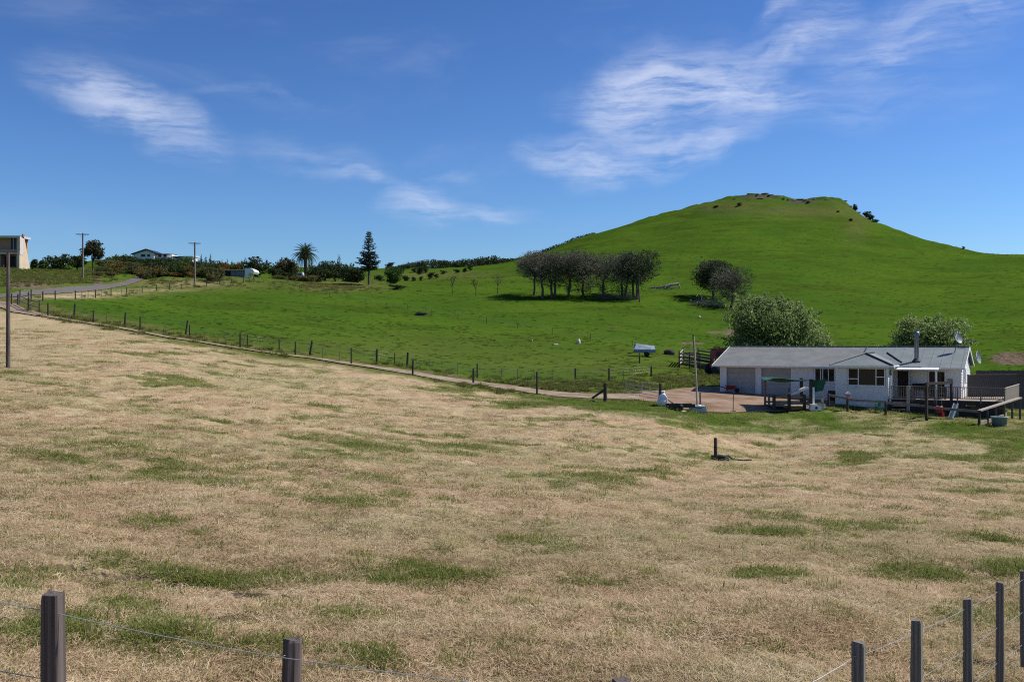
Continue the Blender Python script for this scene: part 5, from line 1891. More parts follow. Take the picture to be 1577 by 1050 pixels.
p = at(1098, 462)
grove_tree('dark leaning tree of the pair standing above the dead branches', 'pair of trees above the dead branches', p, rise(p, 403), px_w(54, p.y), 51, 1.5, 1, 'leaf_dark', crown_from=.25, nm='dark_tree')
p = at(1126, 474)
grove_tree('grey twiggy tree of the pair, nearest the big willow', 'pair of trees above the dead branches', p, rise(p, 413), px_w(54, p.y), 52, 1.1, 1, lowbranch=True, crown_from=.25)
brush('fallen_branches', 'tangle of dead pale branches fallen below the dark leaning tree', at(1092, 472), 6.0, 1.6, 9, 170, 'driftwood', .06)
for i, (px_, pb_, pt_, w_, lb) in enumerate([(697, 453, 424, 14, 'leftmost of three spindly saplings on the slope left of the grove'), (733, 457, 431, 16, 'middle one of three spindly saplings on the slope left of the grove, forked low'),
                                             (766, 453, 425, 15, 'rightmost of three spindly saplings, nearest the grove, leaning right')]):
    p = at(px_, pb_)
    h = rise(p, pt_)
    r_ = random.Random(i)
    g_ = np.random.default_rng(i)
    t_ = thing('spindly_sapling', lb, 'tree', p, 0, 'spindly saplings left of the grove')
    tops_ = [(r_.uniform(-.7, .7), r_.uniform(-.4, .4), h * r_.uniform(.75, 1)) for _ in range(4)]
    mb = MB().tube([(0, 0, -.2), (.12 * (i - 1), 0, h * .45)], [.10, .07], 6)
    for q in tops_:
        mb.tube([(.12 * (i - 1), 0, h * .42), (q[0] * .7, q[1], q[2] * .8), q], [.06, .04, .015], 5)
    mb.build('trunk', 'bark', t_)
    cc = np.vstack([np.array(q) + g_.normal(size=(26, 3)) * np.array([.32, .32, .45]) for q in tops_])
    v, f = leaf_quads(cc, g_.normal(size=cc.shape), .2, 1.6, 0, g_)
    link('crown', np_mesh('crown', v, f, 'leaf_olive'), t_)

# willows behind the house
p = on(1188, 112)
leafy_tree('willow_bush', 'big pale green willow bush rising behind the garage roof', p, rise(p, 455), px_w(124, p.y), 'leaf_willow', 61, None, 'bush', .05, 70, 190, .20, .95, droop=.6)
p = on(1250, 116)
leafy_tree('willow_bush', 'low light green bush behind the middle of the house roof, joined to the big willow', p, rise(p, 508), px_w(66, p.y), 'leaf_willow', 62, None, 'bush', .05, 26, 190, .19, .9, droop=.6)
p = on(1428, 110)
leafy_tree('willow_bush', 'dense green bush behind the roof, between the flue and the satellite dish', p, rise(p, 486), px_w(112, p.y), 'leaf_willow', 63, None, 'bush', .05, 50, 190, .20, .8, droop=.5)
# ------------------------------------------------------------------ palm, pine, cabbage tree
p = on(470, 268)
H = rise(p, 371)
palm = thing('date_palm', 'tall date palm with a round head of drooping fronds beside the dark bushes', 'palm', p)
hc = H - px_w(24, p.y)
MB().tube([(0, 0, -.4), (.1, 0, hc * .5), (0, 0, hc)], [.48, .42, .5], 10).build('trunk', 'palmbark', palm)
MB().lathe([(.45, hc - 1.0), (.8, hc - .4), (.75, hc + .1), (.3, hc + .6), (.001, hc + .7)], 12).build('frond_base', 'palmbark', palm)


def frond_mesh(L, sag, seed):
    g = np.random.default_rng(seed)
    mb = MB()
    n = 14
    c = []
    for k in range(n + 1):
        t = k / n
        c.append(Vector((L * (t - .12 * sag * t * t), 0, L * (.16 * math.sin(t * math.pi) - sag * .55 * t * t))))
    mb.tube(c, [.05 * (1 - .8 * k / n) for k in range(n + 1)], 4, False)
    for k in range(1, n + 1):
        for s in (-1, 1):
            for q in (0, .5):
                t = (k - q) / n
                i = min(int(t * n), n - 1)
                b = c[i].lerp(c[i + 1], t * n - i)
                ll = L * .22 * math.sin(math.pi * (.12 + .80 * t)) * g.uniform(.85, 1.1)
                tip = b + Vector((ll * .55, s * ll * .75, -ll * g.uniform(.25, .55)))
                w = Vector((.05, 0, .02))
                mb.add([b - w, b + w, tip], [(0, 1, 2)])
    return mb.mesh('frond', 'leaf_palm')


FR = [frond_mesh(px_w(22, p.y), s, i) for i, s in enumerate((.5, .8, 1.15))]
r_ = random.Random(5)
for k in range(64):
    u = (k + .5) / 64
    el = R(82 - 132 * u ** .85)
    o = link('frond', FR[0 if u < .35 else 1 if u < .7 else 2], palm, (0, 0, hc + .3))
    o.rotation_euler = (0, -el, k * 2.39996 + r_.uniform(-.2, .2))

p = at(568, 440)
H = rise(p, 355)
pine = thing('norfolk_pine', 'tall tiered norfolk pine with a bare lower trunk standing against the sky', 'tree', p)
MB().tube([(0, 0, -.4), (0, 0, H * .5), (0, 0, H)], [.30, .2, .03], 8).build('trunk', 'bark', pine)
g_ = np.random.default_rng(8)
P, N, segs = [], [], []
z = H * .27
while z < H * .99:
    t = (z - H * .27) / (H * .73)
    Lb = (px_w(21, p.y) * (1 - t) ** .75 * (1.0 if t < .42 else .88) + .15) * g_.uniform(.82, 1.06)
    if t < .1:
        Lb *= .75
    nb = 7 if t < .45 else 6
    a0_ = g_.uniform(0, 6)
    z_keep = z
    for k in range(nb):
        a = a0_ + 2 * math.pi * k / nb + g_.uniform(-.1, .1)
        d = np.array([math.cos(a), math.sin(a), 0])
        L = Lb * g_.uniform(.68, 1.12)
        z = z_keep + g_.uniform(-.16, .16)
        up = .10 if t < .5 else .28
        m_ = int((62 if t < .42 else 25) * L / 2) + 5
        s = g_.random(m_) ** .7
        pts = d * (s * L)[:, None] + np.array([0, 0, z]) + np.stack([np.zeros(m_), np.zeros(m_), up * L * s ** 2], 1)
        P.append(pts + g_.normal(size=(m_, 3)) * np.array([.12, .12, .07]))
        N.append(np.tile([0, 0, 1.0], (m_, 1)) + g_.normal(size=(m_, 3)) * .4)
        segs.append(((0, 0, z), tuple(d * L + np.array([0, 0, z + up * L]))))
    z = z_keep
    z += .40 if t < .42 else .52
v, f = leaf_quads(np.vstack(P), np.vstack(N), .23, 2.2, 0, g_)
link('crown', np_mesh('crown', v, f, 'leaf_pine'), pine)
link('branches', sprigs(segs, .05, 'branches', 'bark'), pine)['kind'] = 'stuff'

p = on(143, 214)
leafy_tree('cabbage_tree', 'tall round headed cabbage tree behind the power pole on the grass bank', p, rise(p, 370), px_w(33, p.y), 'leaf_cabbage', 71, None, 'tree', .34, 22, 170, .26, .95, droop=.4)

# bushes along the skyline: (px, distance, top row, width px, material, seed, label)
for i, (px_, d_, top_, w_, mt, lb) in enumerate([
        (90, 205, 392, 36, 'leaf_dark', 'dark rounded bush on the skyline between the brick house and the power pole'),
        (66, 202, 402, 16, 'leaf_mid', 'small pale green bush on the skyline just left of the dark rounded bush'),
        (52, 200, 400, 12, 'leaf_dark', 'small dark shrub against the sloping cream end wall of the brick house'),
        (119, 208, 394, 24, 'leaf_dark', 'dark upright bush immediately left of the power pole on the bank'),
        (440, 272, 397, 38, 'leaf_cabbage', 'brownish green bush left of the date palm'),
        (424, 262, 413, 22, 'leaf_dark', 'low dark shrub at the left foot of the brownish green bush beside the date palm'),
        (500, 262, 402, 48, 'leaf_dark', 'large dark green bush immediately right of the date palm'),
        (534, 262, 405, 44, 'leaf_dark', 'large dark green bush between the palm and the norfolk pine'),
        (551, 258, 413, 22, 'leaf_dark', 'smaller dark bush at the left foot of the norfolk pine'),
        (394, 246, 397, 40, 'leaf_dark', 'dark spreading tree behind the white arched end of the shed'),
        (605, 0, 411, 32, 'leaf_lime', 'bright green round tree on the slope right of the norfolk pine')]):
    p = at(605, 438) if d_ == 0 else on(px_, d_)
    leafy_tree('round_bush' if d_ else 'round_tree', lb, p, rise(p, top_), px_w(w_, p.y), mt, 80 + i, None, 'bush' if d_ else 'tree', .12, 18, 150, .24, .95)
p = on(522, 285)
t_ = thing('spire_conifer', 'small pointed conifer poking up behind the dark bushes left of the norfolk pine', 'tree', p)
H = rise(p, 393)
MB().tube([(0, 0, 0), (0, 0, H)], [.15, .02], 6).build('trunk', 'bark', t_)
P, N = crown_points([(0, 0, H * (.3 + .07 * k), 1.6 * (1 - k / 10.5), 1.6 * (1 - k / 10.5), .8) for k in range(10)], 60, .5, g_)
v, f = leaf_quads(P, N, .25, 1.8, 0, g_)
link('crown', np_mesh('crown', v, f, 'leaf_pine'), t_)

# scrub on the bank behind the road: a handful of shapes, copied
SCRUB = {}
protos = {'rust': ('leaf_rust', 'rust coloured shrub in the scrub bank behind the road fence', 'rust coloured shrubs of the scrub bank'),
          'olive': ('leaf_olive', 'olive brown shrub in the scrub bank below the blue roofed hill house', 'olive brown shrubs of the scrub bank'),
          'dark': ('leaf_dark', 'dark green shrub in the scrub bank below the blue roofed hill house', 'dark green shrubs of the scrub bank'),
          'green': ('leaf_mid', 'mid green bush on the scrub bank around the blue roofed hill house', 'mid green bushes of the scrub bank')}
rows = [('olive', [(163, 238, 401, 20), (176, 246, 399, 22), (190, 242, 404, 20), (203, 240, 406, 20), (214, 236, 411, 18), (246, 226, 407, 22), (262, 226, 406, 24), (254, 222, 412, 18), (322, 228, 412, 22), (334, 230, 413, 18), (300, 224, 414, 18), (168, 232, 408, 18), (183, 230, 411, 16)]),
        ('rust', [(284, 224, 409, 22), (292, 221, 415, 16), (222, 226, 413, 18), (229, 222, 417, 14), (274, 220, 414, 16), (312, 225, 411, 18), (327, 224, 416, 18), (200, 234, 411, 14), (171, 234, 404, 12), (366, 244, 404, 10), (345, 246, 404, 10)]),
        ('dark', [(234, 238, 398, 22), (256, 244, 397, 20), (270, 240, 399, 20), (240, 230, 404, 20), (297, 236, 402, 16), (197, 262, 393, 18), (157, 243, 402, 14), (160, 240, 409, 14), (302, 232, 408, 14), (207, 248, 398, 18), (222, 246, 399, 20)]),
        ('green', [(186, 268, 392, 20), (172, 262, 396, 18), (215, 258, 397, 20), (283, 250, 397, 18), (290, 262, 396, 16), (247, 262, 397, 18), (352, 252, 405, 16), (334, 256, 402, 16), (209, 232, 414, 20)])]
for kind, L in rows:
    mt, lb, gr = protos[kind]
    for i, (px_, d_, top_, w_) in enumerate(L):
        p = on(px_, d_)
        h, w = max(.9, rise(p, top_)), px_w(w_ * 1.25, d_)
        if i < 2:
            SCRUB[(kind, i)] = (leafy_tree('scrub_bush', lb, p, h, w, mt, 120 + i + len(kind), gr, 'bush', .06, 12, 190, .20, .95, wide=1.15), h, w)
        else:
            src, h0, w0 = SCRUB[(kind, i % 2)]
            dup(src, p, i * 1.3, (w / w0, w / w0, h / h0))
_rx = random.Random(12)
_fill = [(_rx.choice(['olive', 'olive', 'green', 'dark', 'rust']), 152 + 190 * _rx.random(), _rx.uniform(205, 226), 0, _rx.uniform(15, 22)) for _ in range(34)]
_fill = [(a, b, c, float(np.interp(b, [150, 180, 215, 260, 300, 345], [413, 410, 411, 409, 411, 415])) + _rx.uniform(-3, 5), w) for a, b, c, _z, w in _fill if not 176 < b < 216 or c > 214]
for i, (kind, px_, d_, top_, w_) in enumerate(_fill + [('olive', 152, 194, 421, 18), ('dark', 160, 200, 416, 16), ('olive', 168, 197, 421, 18), ('green', 176, 203, 415, 18), ('olive', 224, 202, 417, 18), ('dark', 230, 204, 415, 18), ('rust', 219, 208, 416, 14), ('olive', 213, 214, 413, 16),
        ('olive', 238, 214, 412, 20), ('olive', 252, 212, 410, 24), ('dark', 266, 214, 407, 22), ('rust', 283, 213, 411, 22), ('rust', 291, 211, 418, 16), ('olive', 304, 214, 414, 22),
        ('rust', 316, 216, 415, 22), ('olive', 329, 218, 417, 22), ('rust', 272, 209, 420, 18), ('rust', 226, 211, 417, 18), ('olive', 258, 208, 421, 18), ('dark', 300, 219, 409, 14), ('dark', 246, 218, 402, 22), ('dark', 262, 221, 402, 20),
        ('green', 276, 226, 401, 22), ('olive', 216, 216, 410, 20), ('olive', 205, 218, 410, 22), ('dark', 194, 222, 404, 20), ('olive', 180, 220, 407, 24), ('green', 167, 226, 404, 22), ('olive', 155, 222, 411, 20), ('dark', 172, 216, 414, 20),
        ('green', 190, 214, 417, 22), ('rust', 184, 226, 403, 14), ('rust', 343, 236, 411, 14), ('olive', 458, 246, 424, 20), ('olive', 476, 246, 424, 20), ('dark', 447, 250, 419, 18), ('olive', 430, 246, 425, 20), ('dark', 490, 250, 413, 26), ('dark', 516, 255, 408, 30), ('dark', 544, 255, 410, 24)]):
    p = on(px_, d_)
    src, h0, w0 = SCRUB[(kind, i % 2)]
    h, w = max(.9, rise(p, top_)), px_w(w_ * 1.25, d_)
    o = dup(src, p, i * 1.9, (w / w0, w / w0, h / h0))
    if px_ > 400:
        o['group'] = 'low bushes along the crest by the date palm'
# young pines at the back of the scrub
src = None
for i, (px_, d_, top_, w_) in enumerate([(310, 262, 393, 9), (317, 264, 395, 9), (324, 260, 393, 9), (331, 262, 401, 10), (305, 258, 399, 8), (342, 262, 401, 9), (357, 258, 402, 9), (337, 254, 405, 8), (350, 256, 400, 7), (372, 254, 401, 8)]):
    p = on(px_, d_)
    h, w = rise(p, top_), px_w(w_ * 1.3, d_)
    if src is None:
        src = thing('young_pine', 'young dark pine in the row at the back of the scrub', 'tree', p, 0, 'young pines behind the scrub')
        MB().tube([(0, 0, -.2), (0, 0, h)], [.12, .02], 6).build('trunk', 'bark', src)
        P, N = crown_points([(0, 0, h * (.12 + .085 * k), w * .5 * (1 - k / 11), w * .5 * (1 - k / 11), .5) for k in range(11)], 110, .5, g_)
        v, f = leaf_quads(P, N, .2, 1.9, 0, g_)
        link('crown', np_mesh('crown', v, f, 'leaf_pine'), src)
        h0, w0 = h, w
    else:
        dup(src, p, i * 1.1, (w / w0, w / w0, h / h0))
# low bushes on the slope right of the round tree
src = None
for i, (px_, py_, top_, w_) in enumerate([(617, 420, 411, 14), (647, 421, 412, 14), (638, 419, 413, 10), (655, 419, 411, 10), (683, 423, 417, 11), (663, 428, 420, 12), (672, 427, 422, 9), (625, 432, 425, 12), (637, 432, 427, 8), (648, 431, 426, 6), (584, 433, 424, 18), (704, 419, 415, 10), (716, 418, 413, 9), (724, 416, 409, 9), (628, 415, 409, 12), (612, 446, 439, 26), (600, 412, 405, 14)]):
    p = at(px_, py_)
    h, w = rise(p, top_), px_w(w_, p.y)
    if src is None:
        src = leafy_tree('slope_bush', 'low dark bush dotted on the far slope between the norfolk pine and the grove', p, h, w, 'leaf_dark', 150, 'low dark bushes on the far slope', 'bush', .05, 11, 110, .26, .95)
        h0, w0 = h, w
    else:
        dup(src, p, i * 1.7, (w / w0, w / w0, h / h0))

# far dark shelter belt along the skyline: one mass, nobody could count it
g_ = np.random.default_rng(77)
cl = []
for k in range(190):
    px_ = 596 + 210 * (k / 190) + g_.uniform(-3, 3)
    d_ = 402 + g_.uniform(-7, 8)
    q = on(px_, d_)
    top_row = np.interp(px_, [596, 610, 640, 660, 700, 740, 760, 772, 800, 806], [412, 410, 403, 400, 402, 397, 394, 398, 398.5, 399]) + g_.uniform(-1.0, 2.0)
    h = max(.5, rise(q, top_row))
    cl.append((q.x, q.y, q.z + h * .5, g_.uniform(1.0, 1.9), g_.uniform(1.0, 1.9), h * .55))
for k in range(70):
    px_ = 806 + 110 * k / 70
    q = on(px_, 398)
    cl.append((q.x, q.y, q.z + .3, .9, .9, .55))
P, N = crown_points(cl, 26, .5, g_)
v, f = leaf_quads(P, N, .42, 1.6, 0, g_)
stuff(link('shelter_belt', np_mesh('shelter_belt', v, f, 'leaf_dark')), 'long dark belt of far trees along the skyline left of the hill', 'trees')

# ------------------------------------------------------------------ rocks and shrubs at the hill top
for i, (px_, d_, sz, kind) in enumerate([(1166, 393, 1.0, 'r'), (1178, 398, 1.5, 'r'), (1187, 397, 1.1, 'r'), (1206, 394, .8, 'r'), (1232, 394, 1.7, 'R'), (1240, 396, 1.2, 'r'), (1262, 397, .9, 'r'), (1302, 391, .9, 'r'), (1309, 386, 1.1, 'r'), (1322, 376, 1.0, 'r'), (1283, 398, .7, 'r'), (1153, 397, .8, 'r')] + [(1132 + 21 * j + 5 * math.sin(j * 5.1), 386 + 5 * math.sin(j * 2.3), .9 + .5 * math.sin(j * 3.7), 'r') for j in range(9)]):
    p = on(px_, d_)
    lump('boulder', 'largest grey boulder of the rocky outcrop on the hill top' if kind == 'R' else 'grey boulder of the rocky outcrop along the hill top', 'boulder', p, sz * 1.05, sz * .75, sz * .30, 'rock', 30 + i, 'boulders on the hill top')
src = None
for i, (px_, py_, h, w) in enumerate([(1138, 318, 1.1, 1.9), (1184, 304, .8, 1.3), (1165, 304, .6, 1.1), (1206, 309, .6, 1.0), (1213, 311, .6, 1.0), (1245, 316, .9, 1.6), (1317, 323, 2.3, 2.3), (1334, 331, 2.0, 3.2), (1341, 336, 1.7, 3.0), (1349, 341, 1.3, 2.6), (1310, 341, .8, 1.6), (1290, 328, .6, 1.2), (1103, 321, .8, 2.0), (1484, 378, .9, 1.2)]):
    p = at(px_, py_) if i not in (6, 7, 8, 9, 13) else on(px_, {6: 380, 7: 366, 8: 358, 9: 348, 13: 318}[i])
    if src is None:
        src = leafy_tree('hilltop_shrub', 'small dark shrub clinging to the rocky hill top', p, h, w, 'leaf_dark', 170, 'small shrubs on the hill top', 'bush', .05, 9, 110, .22, .95)
        h0, w0 = h, w
    else:
        dup(src, p, i * 1.7, (w / w0, w / w0, h / h0))

# ------------------------------------------------------------------ buildings on the skyline
p = on(-10, 186)
k = px_w(1, 186)
bh = thing('brick_house', 'two storey pinkish brick house with a sloping cream end wall at the far left', 'house', p)
zb = lambda row: (CY - row) / FPX * 186 - p.z
xb = lambda px_: (px_ + 10) * k
zt, zm, z0 = zb(366), zb(390), zb(414)
DP = 4.0
mb = MB().box(xb(-70), .6, -1.5, xb(27), DP, z0 + .05)
mb.box(xb(-70), 1.2, z0 + .051, xb(-36), DP, zm).box(xb(-70), 3.6, z0 + .051, xb(27), DP, zt).box(xb(-36), 2.6, z0 + .051, xb(27), 2.8, zm - .13)
mb.box(xb(-70), 1.6, zm + .15, xb(10), 1.8, zt - .001).box(xb(18), 1.6, zm + .15, xb(27), 1.8, zt - .001).box(xb(-70), .5, zm + .15, xb(27), .65, zm + .75)
mb.build('wall', 'brick', bh)
for a, b in ((-36, -6), (-3, 25)):
    gd_ = MB().box(xb(a), 2.52, z0 + .06, xb(b), 2.58, zm - .35).build('garage_opening', 'black', bh)
MB().box(xb(-6) + .02, 1.0, z0 + .06, xb(-3) - .02, 2.4, zm - .14).box(xb(21.5), .7, z0 + .06, xb(26.9), 2.4, zm - .14).build('pier', 'brick', bh)
w_ = MB().box(xb(10), 1.66, zm + .5, xb(18), 1.72, zt - .002).build('window', 'glass', bh)
MB().box(xb(14) - .04, 1.60, zm + .5, xb(14) + .04, 1.655, zt - .003).build('frame', 'white', w_)
MB().box(xb(-70), .3, zm - .12, xb(28.8), 2.5, zm + .14).build('balcony_slab', 'fascia', bh)
MB().box(xb(-70), .1, zt, xb(31), DP + .1, zt + .38).build('roof', 'fascia', bh)
# end wall: upright in front, raked back edge
ew = [(0.0, zt + .36), (1.5, zt + .30), (2.3, zb(378)), (DP + .6, z0 - 1.6), (-.25, z0 - 1.6), (-.25, zm)]
n_ = len(ew)
x0_, x1_ = xb(27.1), xb(31)
mb = MB().add([(x0_, y, z) for y, z in ew] + [(x1_, y, z) for y, z in ew], [tuple(range(n_)), tuple(reversed(range(n_, 2 * n_)))] + [(i, i + n_, (i + 1) % n_ + n_, (i + 1) % n_) for i in range(n_)])
mb.build('end_wall', 'cream', bh)
MB().box(xb(31) + .004, -.2, zm - .3, xb(31) + .06, 1.0, zt + .2).build('white_panel', 'fascia', bh)
MB().box(xb(31.5), .5, zt + .385, xb(34), 1.2, zt + .72).build('chimney', 'brick', bh)

p = on(232, 288)
k = px_w(1, 288)
hh = thing('hill_house', 'white house with dark blue gabled roof on top of the scrub covered rise', 'house', p)
zb = lambda row: (CY - row) / FPX * 288 - p.z
xb = lambda px_: (px_ - 232) * k
MB().box(xb(206), 0, -1, xb(237), 8, zb(389)).box(xb(237), 1.5, -1, xb(262), 7, zb(391)).build('wall', 'white', hh)
MB().prism([(xb(206), zb(389)), (xb(237), zb(389)), (xb(225), zb(384.8))], .02, 7.9).build('gable_wall', 'white', hh)
mb = MB()
for a, b in (((203, 391), (226, 383.3)), ((226, 383.3), (241, 389.5))):
    q = [(xb(a[0]), -.8, zb(a[1])), (xb(b[0]), -.8, zb(b[1])), (xb(b[0]), 8.6, zb(b[1])), (xb(a[0]), 8.6, zb(a[1]))]
    mb.slab(q, .28)
mb.build('roof', 'bluefascia', hh)
MB().slab([(xb(236), .8, zb(390.6)), (xb(258.5), .8, zb(390.3)), (xb(258.5), 7.6, zb(388.4)), (xb(236), 7.6, zb(388.6))], .3).build('wing_roof', 'bluefascia', hh)
for a, b in ((217, 224), (227, 231), (241, 246), (249, 254)):
    y0 = -.04 if a < 237 else 1.46
    f_ = MB().box(xb(a) - .1, y0, zb(395.5) - .1, xb(b) + .1, y0 + .03, zb(391.3)).build('window', 'white', hh)
    MB().box(xb(a), y0 - .02, zb(395.5), xb(b), y0 - .002, zb(391.6)).build('pane', 'glass', f_)
MB().box(xb(240), .2, zb(397), xb(266), 1.4, zb(396)).build('balcony', 'white', hh)
p = on(280, 276)
k = px_w(1, 276)
zb = lambda row: (CY - row) / FPX * 276 - p.z
xb = lambda px_: (px_ - 280) * k
wh = thing('white_outbuilding', 'small white outbuilding just right of the blue roofed hill house', 'building', p)
MB().box(xb(266), 0, -.5, xb(296), 5, zb(394.5)).build('wall', 'white', wh)
MB().slab([(xb(283), -.3, zb(394.4)), (xb(298), -.3, zb(394.4)), (xb(298), 5.3, zb(392.2)), (xb(283), 5.3, zb(392.2))], .2).build('roof', 'white', wh)
MB().slab([(xb(264), -.2, zb(395.4)), (xb(282.8), -.2, zb(395.2)), (xb(282.8), 5.2, zb(393.6)), (xb(264), 5.2, zb(394))], .2).build('roof', 'bluefascia', wh)
f_ = MB().box(xb(270), -.05, zb(398.5), xb(276), -.01, zb(396.3)).build('window', 'glass', wh)
MB().box(xb(272.8), -.08, zb(398.5), xb(273.2), -.052, zb(396.3)).build('mullion', 'white', f_)

p = on(362, 233)
k = px_w(1, 233)
zb = lambda row: (CY - row) / FPX * 233 - p.z
xb = lambda px_: (px_ - 362) * k
shd = thing('long_shed', 'low grey shed with pale roof and white arched end at the paddock crest', 'shed', p, 0)
MB().box(xb(341), .3, -.6, xb(376), 4.2, zb(415.5)).build('wall', 'garage', shd)
for i in range(20):
    x = xb(356 + i)
    MB().box(x, .24, .1, x + k * .55, .296, zb(416)).build('board', 'dish' if i % 2 else 'wood_old', shd)
MB().box(xb(342), .25, .05, xb(355), .297, zb(417)).build('dark_opening', 'black', shd)
MB().slab([(xb(338), -.3, zb(415.6)), (xb(378), -.3, zb(414.9)), (xb(378), 4.6, zb(413.2)), (xb(341), 4.6, zb(413.9))], .14).build('roof', 'fascia', shd)
mb = MB()
n = 9
arc = [(xb(377) + (xb(392) - xb(377)) * (1 - math.cos(math.pi * .52 * j / n)), zb(413.5) - (zb(413.5) - zb(420)) * (1 - math.sin(math.pi * .5 + math.pi * .5 * j / n))) for j in range(n + 1)]
poly = [(xb(377), zb(430.5)), (xb(382), zb(430.5)), (xb(381.5), zb(424)), (xb(384.5), zb(420)), (xb(390), zb(421.5)), (xb(392), zb(418.5)), (xb(390.5), zb(415.2)), (xb(386), zb(413)), (xb(378), zb(413.2))]
mb.prism(list(reversed(poly)), -.35, 4.4)
mb.build('arched_end', 'white', shd)
p = on(463, 262)
k = px_w(1, 262)
cv = thing('white_caravan', 'small white caravan half hidden at the foot of the date palm', 'caravan', p)
hz_ = rise(p, 419.6)
MB().prism([(-4 * k, .4), (4.5 * k, .4), (5 * k, hz_ * .6), (4 * k, hz_), (-3.5 * k, hz_), (-4.5 * k, hz_ * .7)], -1, 1).build('body', 'white', cv)
MB().box(-3 * k, -1.03, hz_ * .55, 2 * k, -1.005, hz_ * .85).build('window', 'glass', cv)
for x in (-2 * k, 2 * k):
    MB().lathe([(.001, -1.05), (.33, -1.05), (.33, -.85), (.001, -.85)], 12).build('wheel', 'black', cv).matrix_local = Matrix.Translation((x, -.1, .33)) @ Matrix.Rotation(R(-90), 4, 'X')

# ------------------------------------------------------------------ grass and straw


def clump_mesh(name, mat, n, rad, lmin, lmax, w, emin, emax, seed, curl=.5):
    """A handful of bent blades; emin..emax is the angle from the ground in degrees."""
    g = np.random.default_rng(seed)
    vs, fs3 = [], []
    q = 0
    for _ in range(n):
        a, rr_ = g.uniform(0, 6.283), rad * math.sqrt(g.random())
        b = np.array([rr_ * math.cos(a), rr_ * math.sin(a), g.uniform(-.01, .02)])
        h = g.uniform(0, 6.283)
        e = R(g.uniform(emin, emax))
        L = g.uniform(lmin, lmax)
        d = np.array([math.cos(h) * math.cos(e), math.sin(h) * math.cos(e), math.sin(e)])
        d2 = d + np.array([math.cos(h) * .4, math.sin(h) * .4, -curl * g.uniform(.3, 1.0)])
        d2 /= np.linalg.norm(d2)
        s = np.cross(d, [0, 0, 1.0])
        s = s / (np.linalg.norm(s) + 1e-6) * w * g.uniform(.6, 1.4)
        s = s + np.array([0, 0, g.uniform(-.5, .5) * w])
        m1 = b + d * L * .55
        t = m1 + d2 * L * .45
        vs += [b - s, b + s, m1 + s * .8, m1 - s * .8, t]
        fs3 += [(q, q + 1, q + 2), (q, q + 2, q + 3), (q + 3, q + 2, q + 4)]
        q += 5
    return np_mesh(name, np.array(vs), np.array(fs3), mat)


def scatter(name, variants, pts, scl, label=None, cat=None):
    """One object: its vertices are the places, geometry nodes put a clump on each."""
    n = len(pts)
    me = bpy.data.meshes.new(name)
    me.vertices.add(n)
    me.vertices.foreach_set('co', pts.astype(np.float32).ravel())
    r = np.random.default_rng(n)

    def att(nm, kind, arr, key='value'):
        a_ = me.attributes.new(nm, kind, 'POINT')
        a_.data.foreach_set(key, arr)
    att('scl', 'FLOAT', scl.astype(np.float32))
    att('rz', 'FLOAT', r.uniform(0, 6.283, n).astype(np.float32))
    att('tint', 'FLOAT', np.clip(r.normal(.5, .22, n) + .40 * fbm(pts[:, 0] / 2.5, pts[:, 1] / 2.5, 3) + .45 * fbm(pts[:, 0] / .7 + 9, pts[:, 1] / .7, 2), 0, 1).astype(np.float32))
    att('khaki', 'FLOAT', (khaki(pts[:, 0], pts[:, 1]) if name == 'cut_straw' else np.zeros(n)).astype(np.float32))
    att('pick', 'INT', r.integers(0, len(variants), n).astype(np.int32))
    o = link(name, me)
    ng = bpy.data.node_groups.new(name + '_scatter', 'GeometryNodeTree')
    ng.interface.new_socket('Geometry', in_out='INPUT', socket_type='NodeSocketGeometry')
    ng.interface.new_socket('Geometry', in_out='OUTPUT', socket_type='NodeSocketGeometry')
    N_, L_ = ng.nodes, ng.links
    gi, go = N_.new('NodeGroupInput'), N_.new('NodeGroupOutput')
    jn = N_.new('GeometryNodeJoinGeometry')
    for vme in variants:
        vo = bpy.data.objects.new(vme.name, vme)        # never linked to the scene: only its geometry is read
        oi = N_.new('GeometryNodeObjectInfo')
        oi.inputs['Object'].default_value = vo
        ti = N_.new('GeometryNodeGeometryToInstance')
        L_.new(oi.outputs['Geometry'], ti.inputs[0])
        L_.new(ti.outputs[0], jn.inputs[0])

    def named(nm, kind):
        nd = N_.new('GeometryNodeInputNamedAttribute')
        nd.data_type = kind
        nd.inputs[0].default_value = nm
        return nd.outputs[0]
    ip = N_.new('GeometryNodeInstanceOnPoints')
    L_.new(gi.outputs[0], ip.inputs['Points'])
    L_.new(jn.outputs[0], ip.inputs['Instance'])
    ip.inputs['Pick Instance'].default_value = True
    L_.new(named('pick', 'INT'), ip.inputs['Instance Index'])
    cx = N_.new('ShaderNodeCombineXYZ')
    L_.new(named('rz', 'FLOAT'), cx.inputs[2])
    L_.new(cx.outputs[0], ip.inputs['Rotation'])
    s_ = named('scl', 'FLOAT')
    cs = N_.new('ShaderNodeCombineXYZ')
    pw = N_.new('ShaderNodeMath')
    pw.operation = 'POWER'
    L_.new(s_, pw.inputs[0])
    pw.inputs[1].default_value = 0.6
    for k_ in (0, 1):
        L_.new(s_, cs.inputs[k_])
    L_.new(pw.outputs[0], cs.inputs[2])
    L_.new(cs.outputs[0], ip.inputs['Scale'])
    L_.new(ip.outputs[0], go.inputs[0])
    md = o.modifiers.new('scatter', 'NODES')
    md.node_group = ng
    return stuff(o, label, cat)


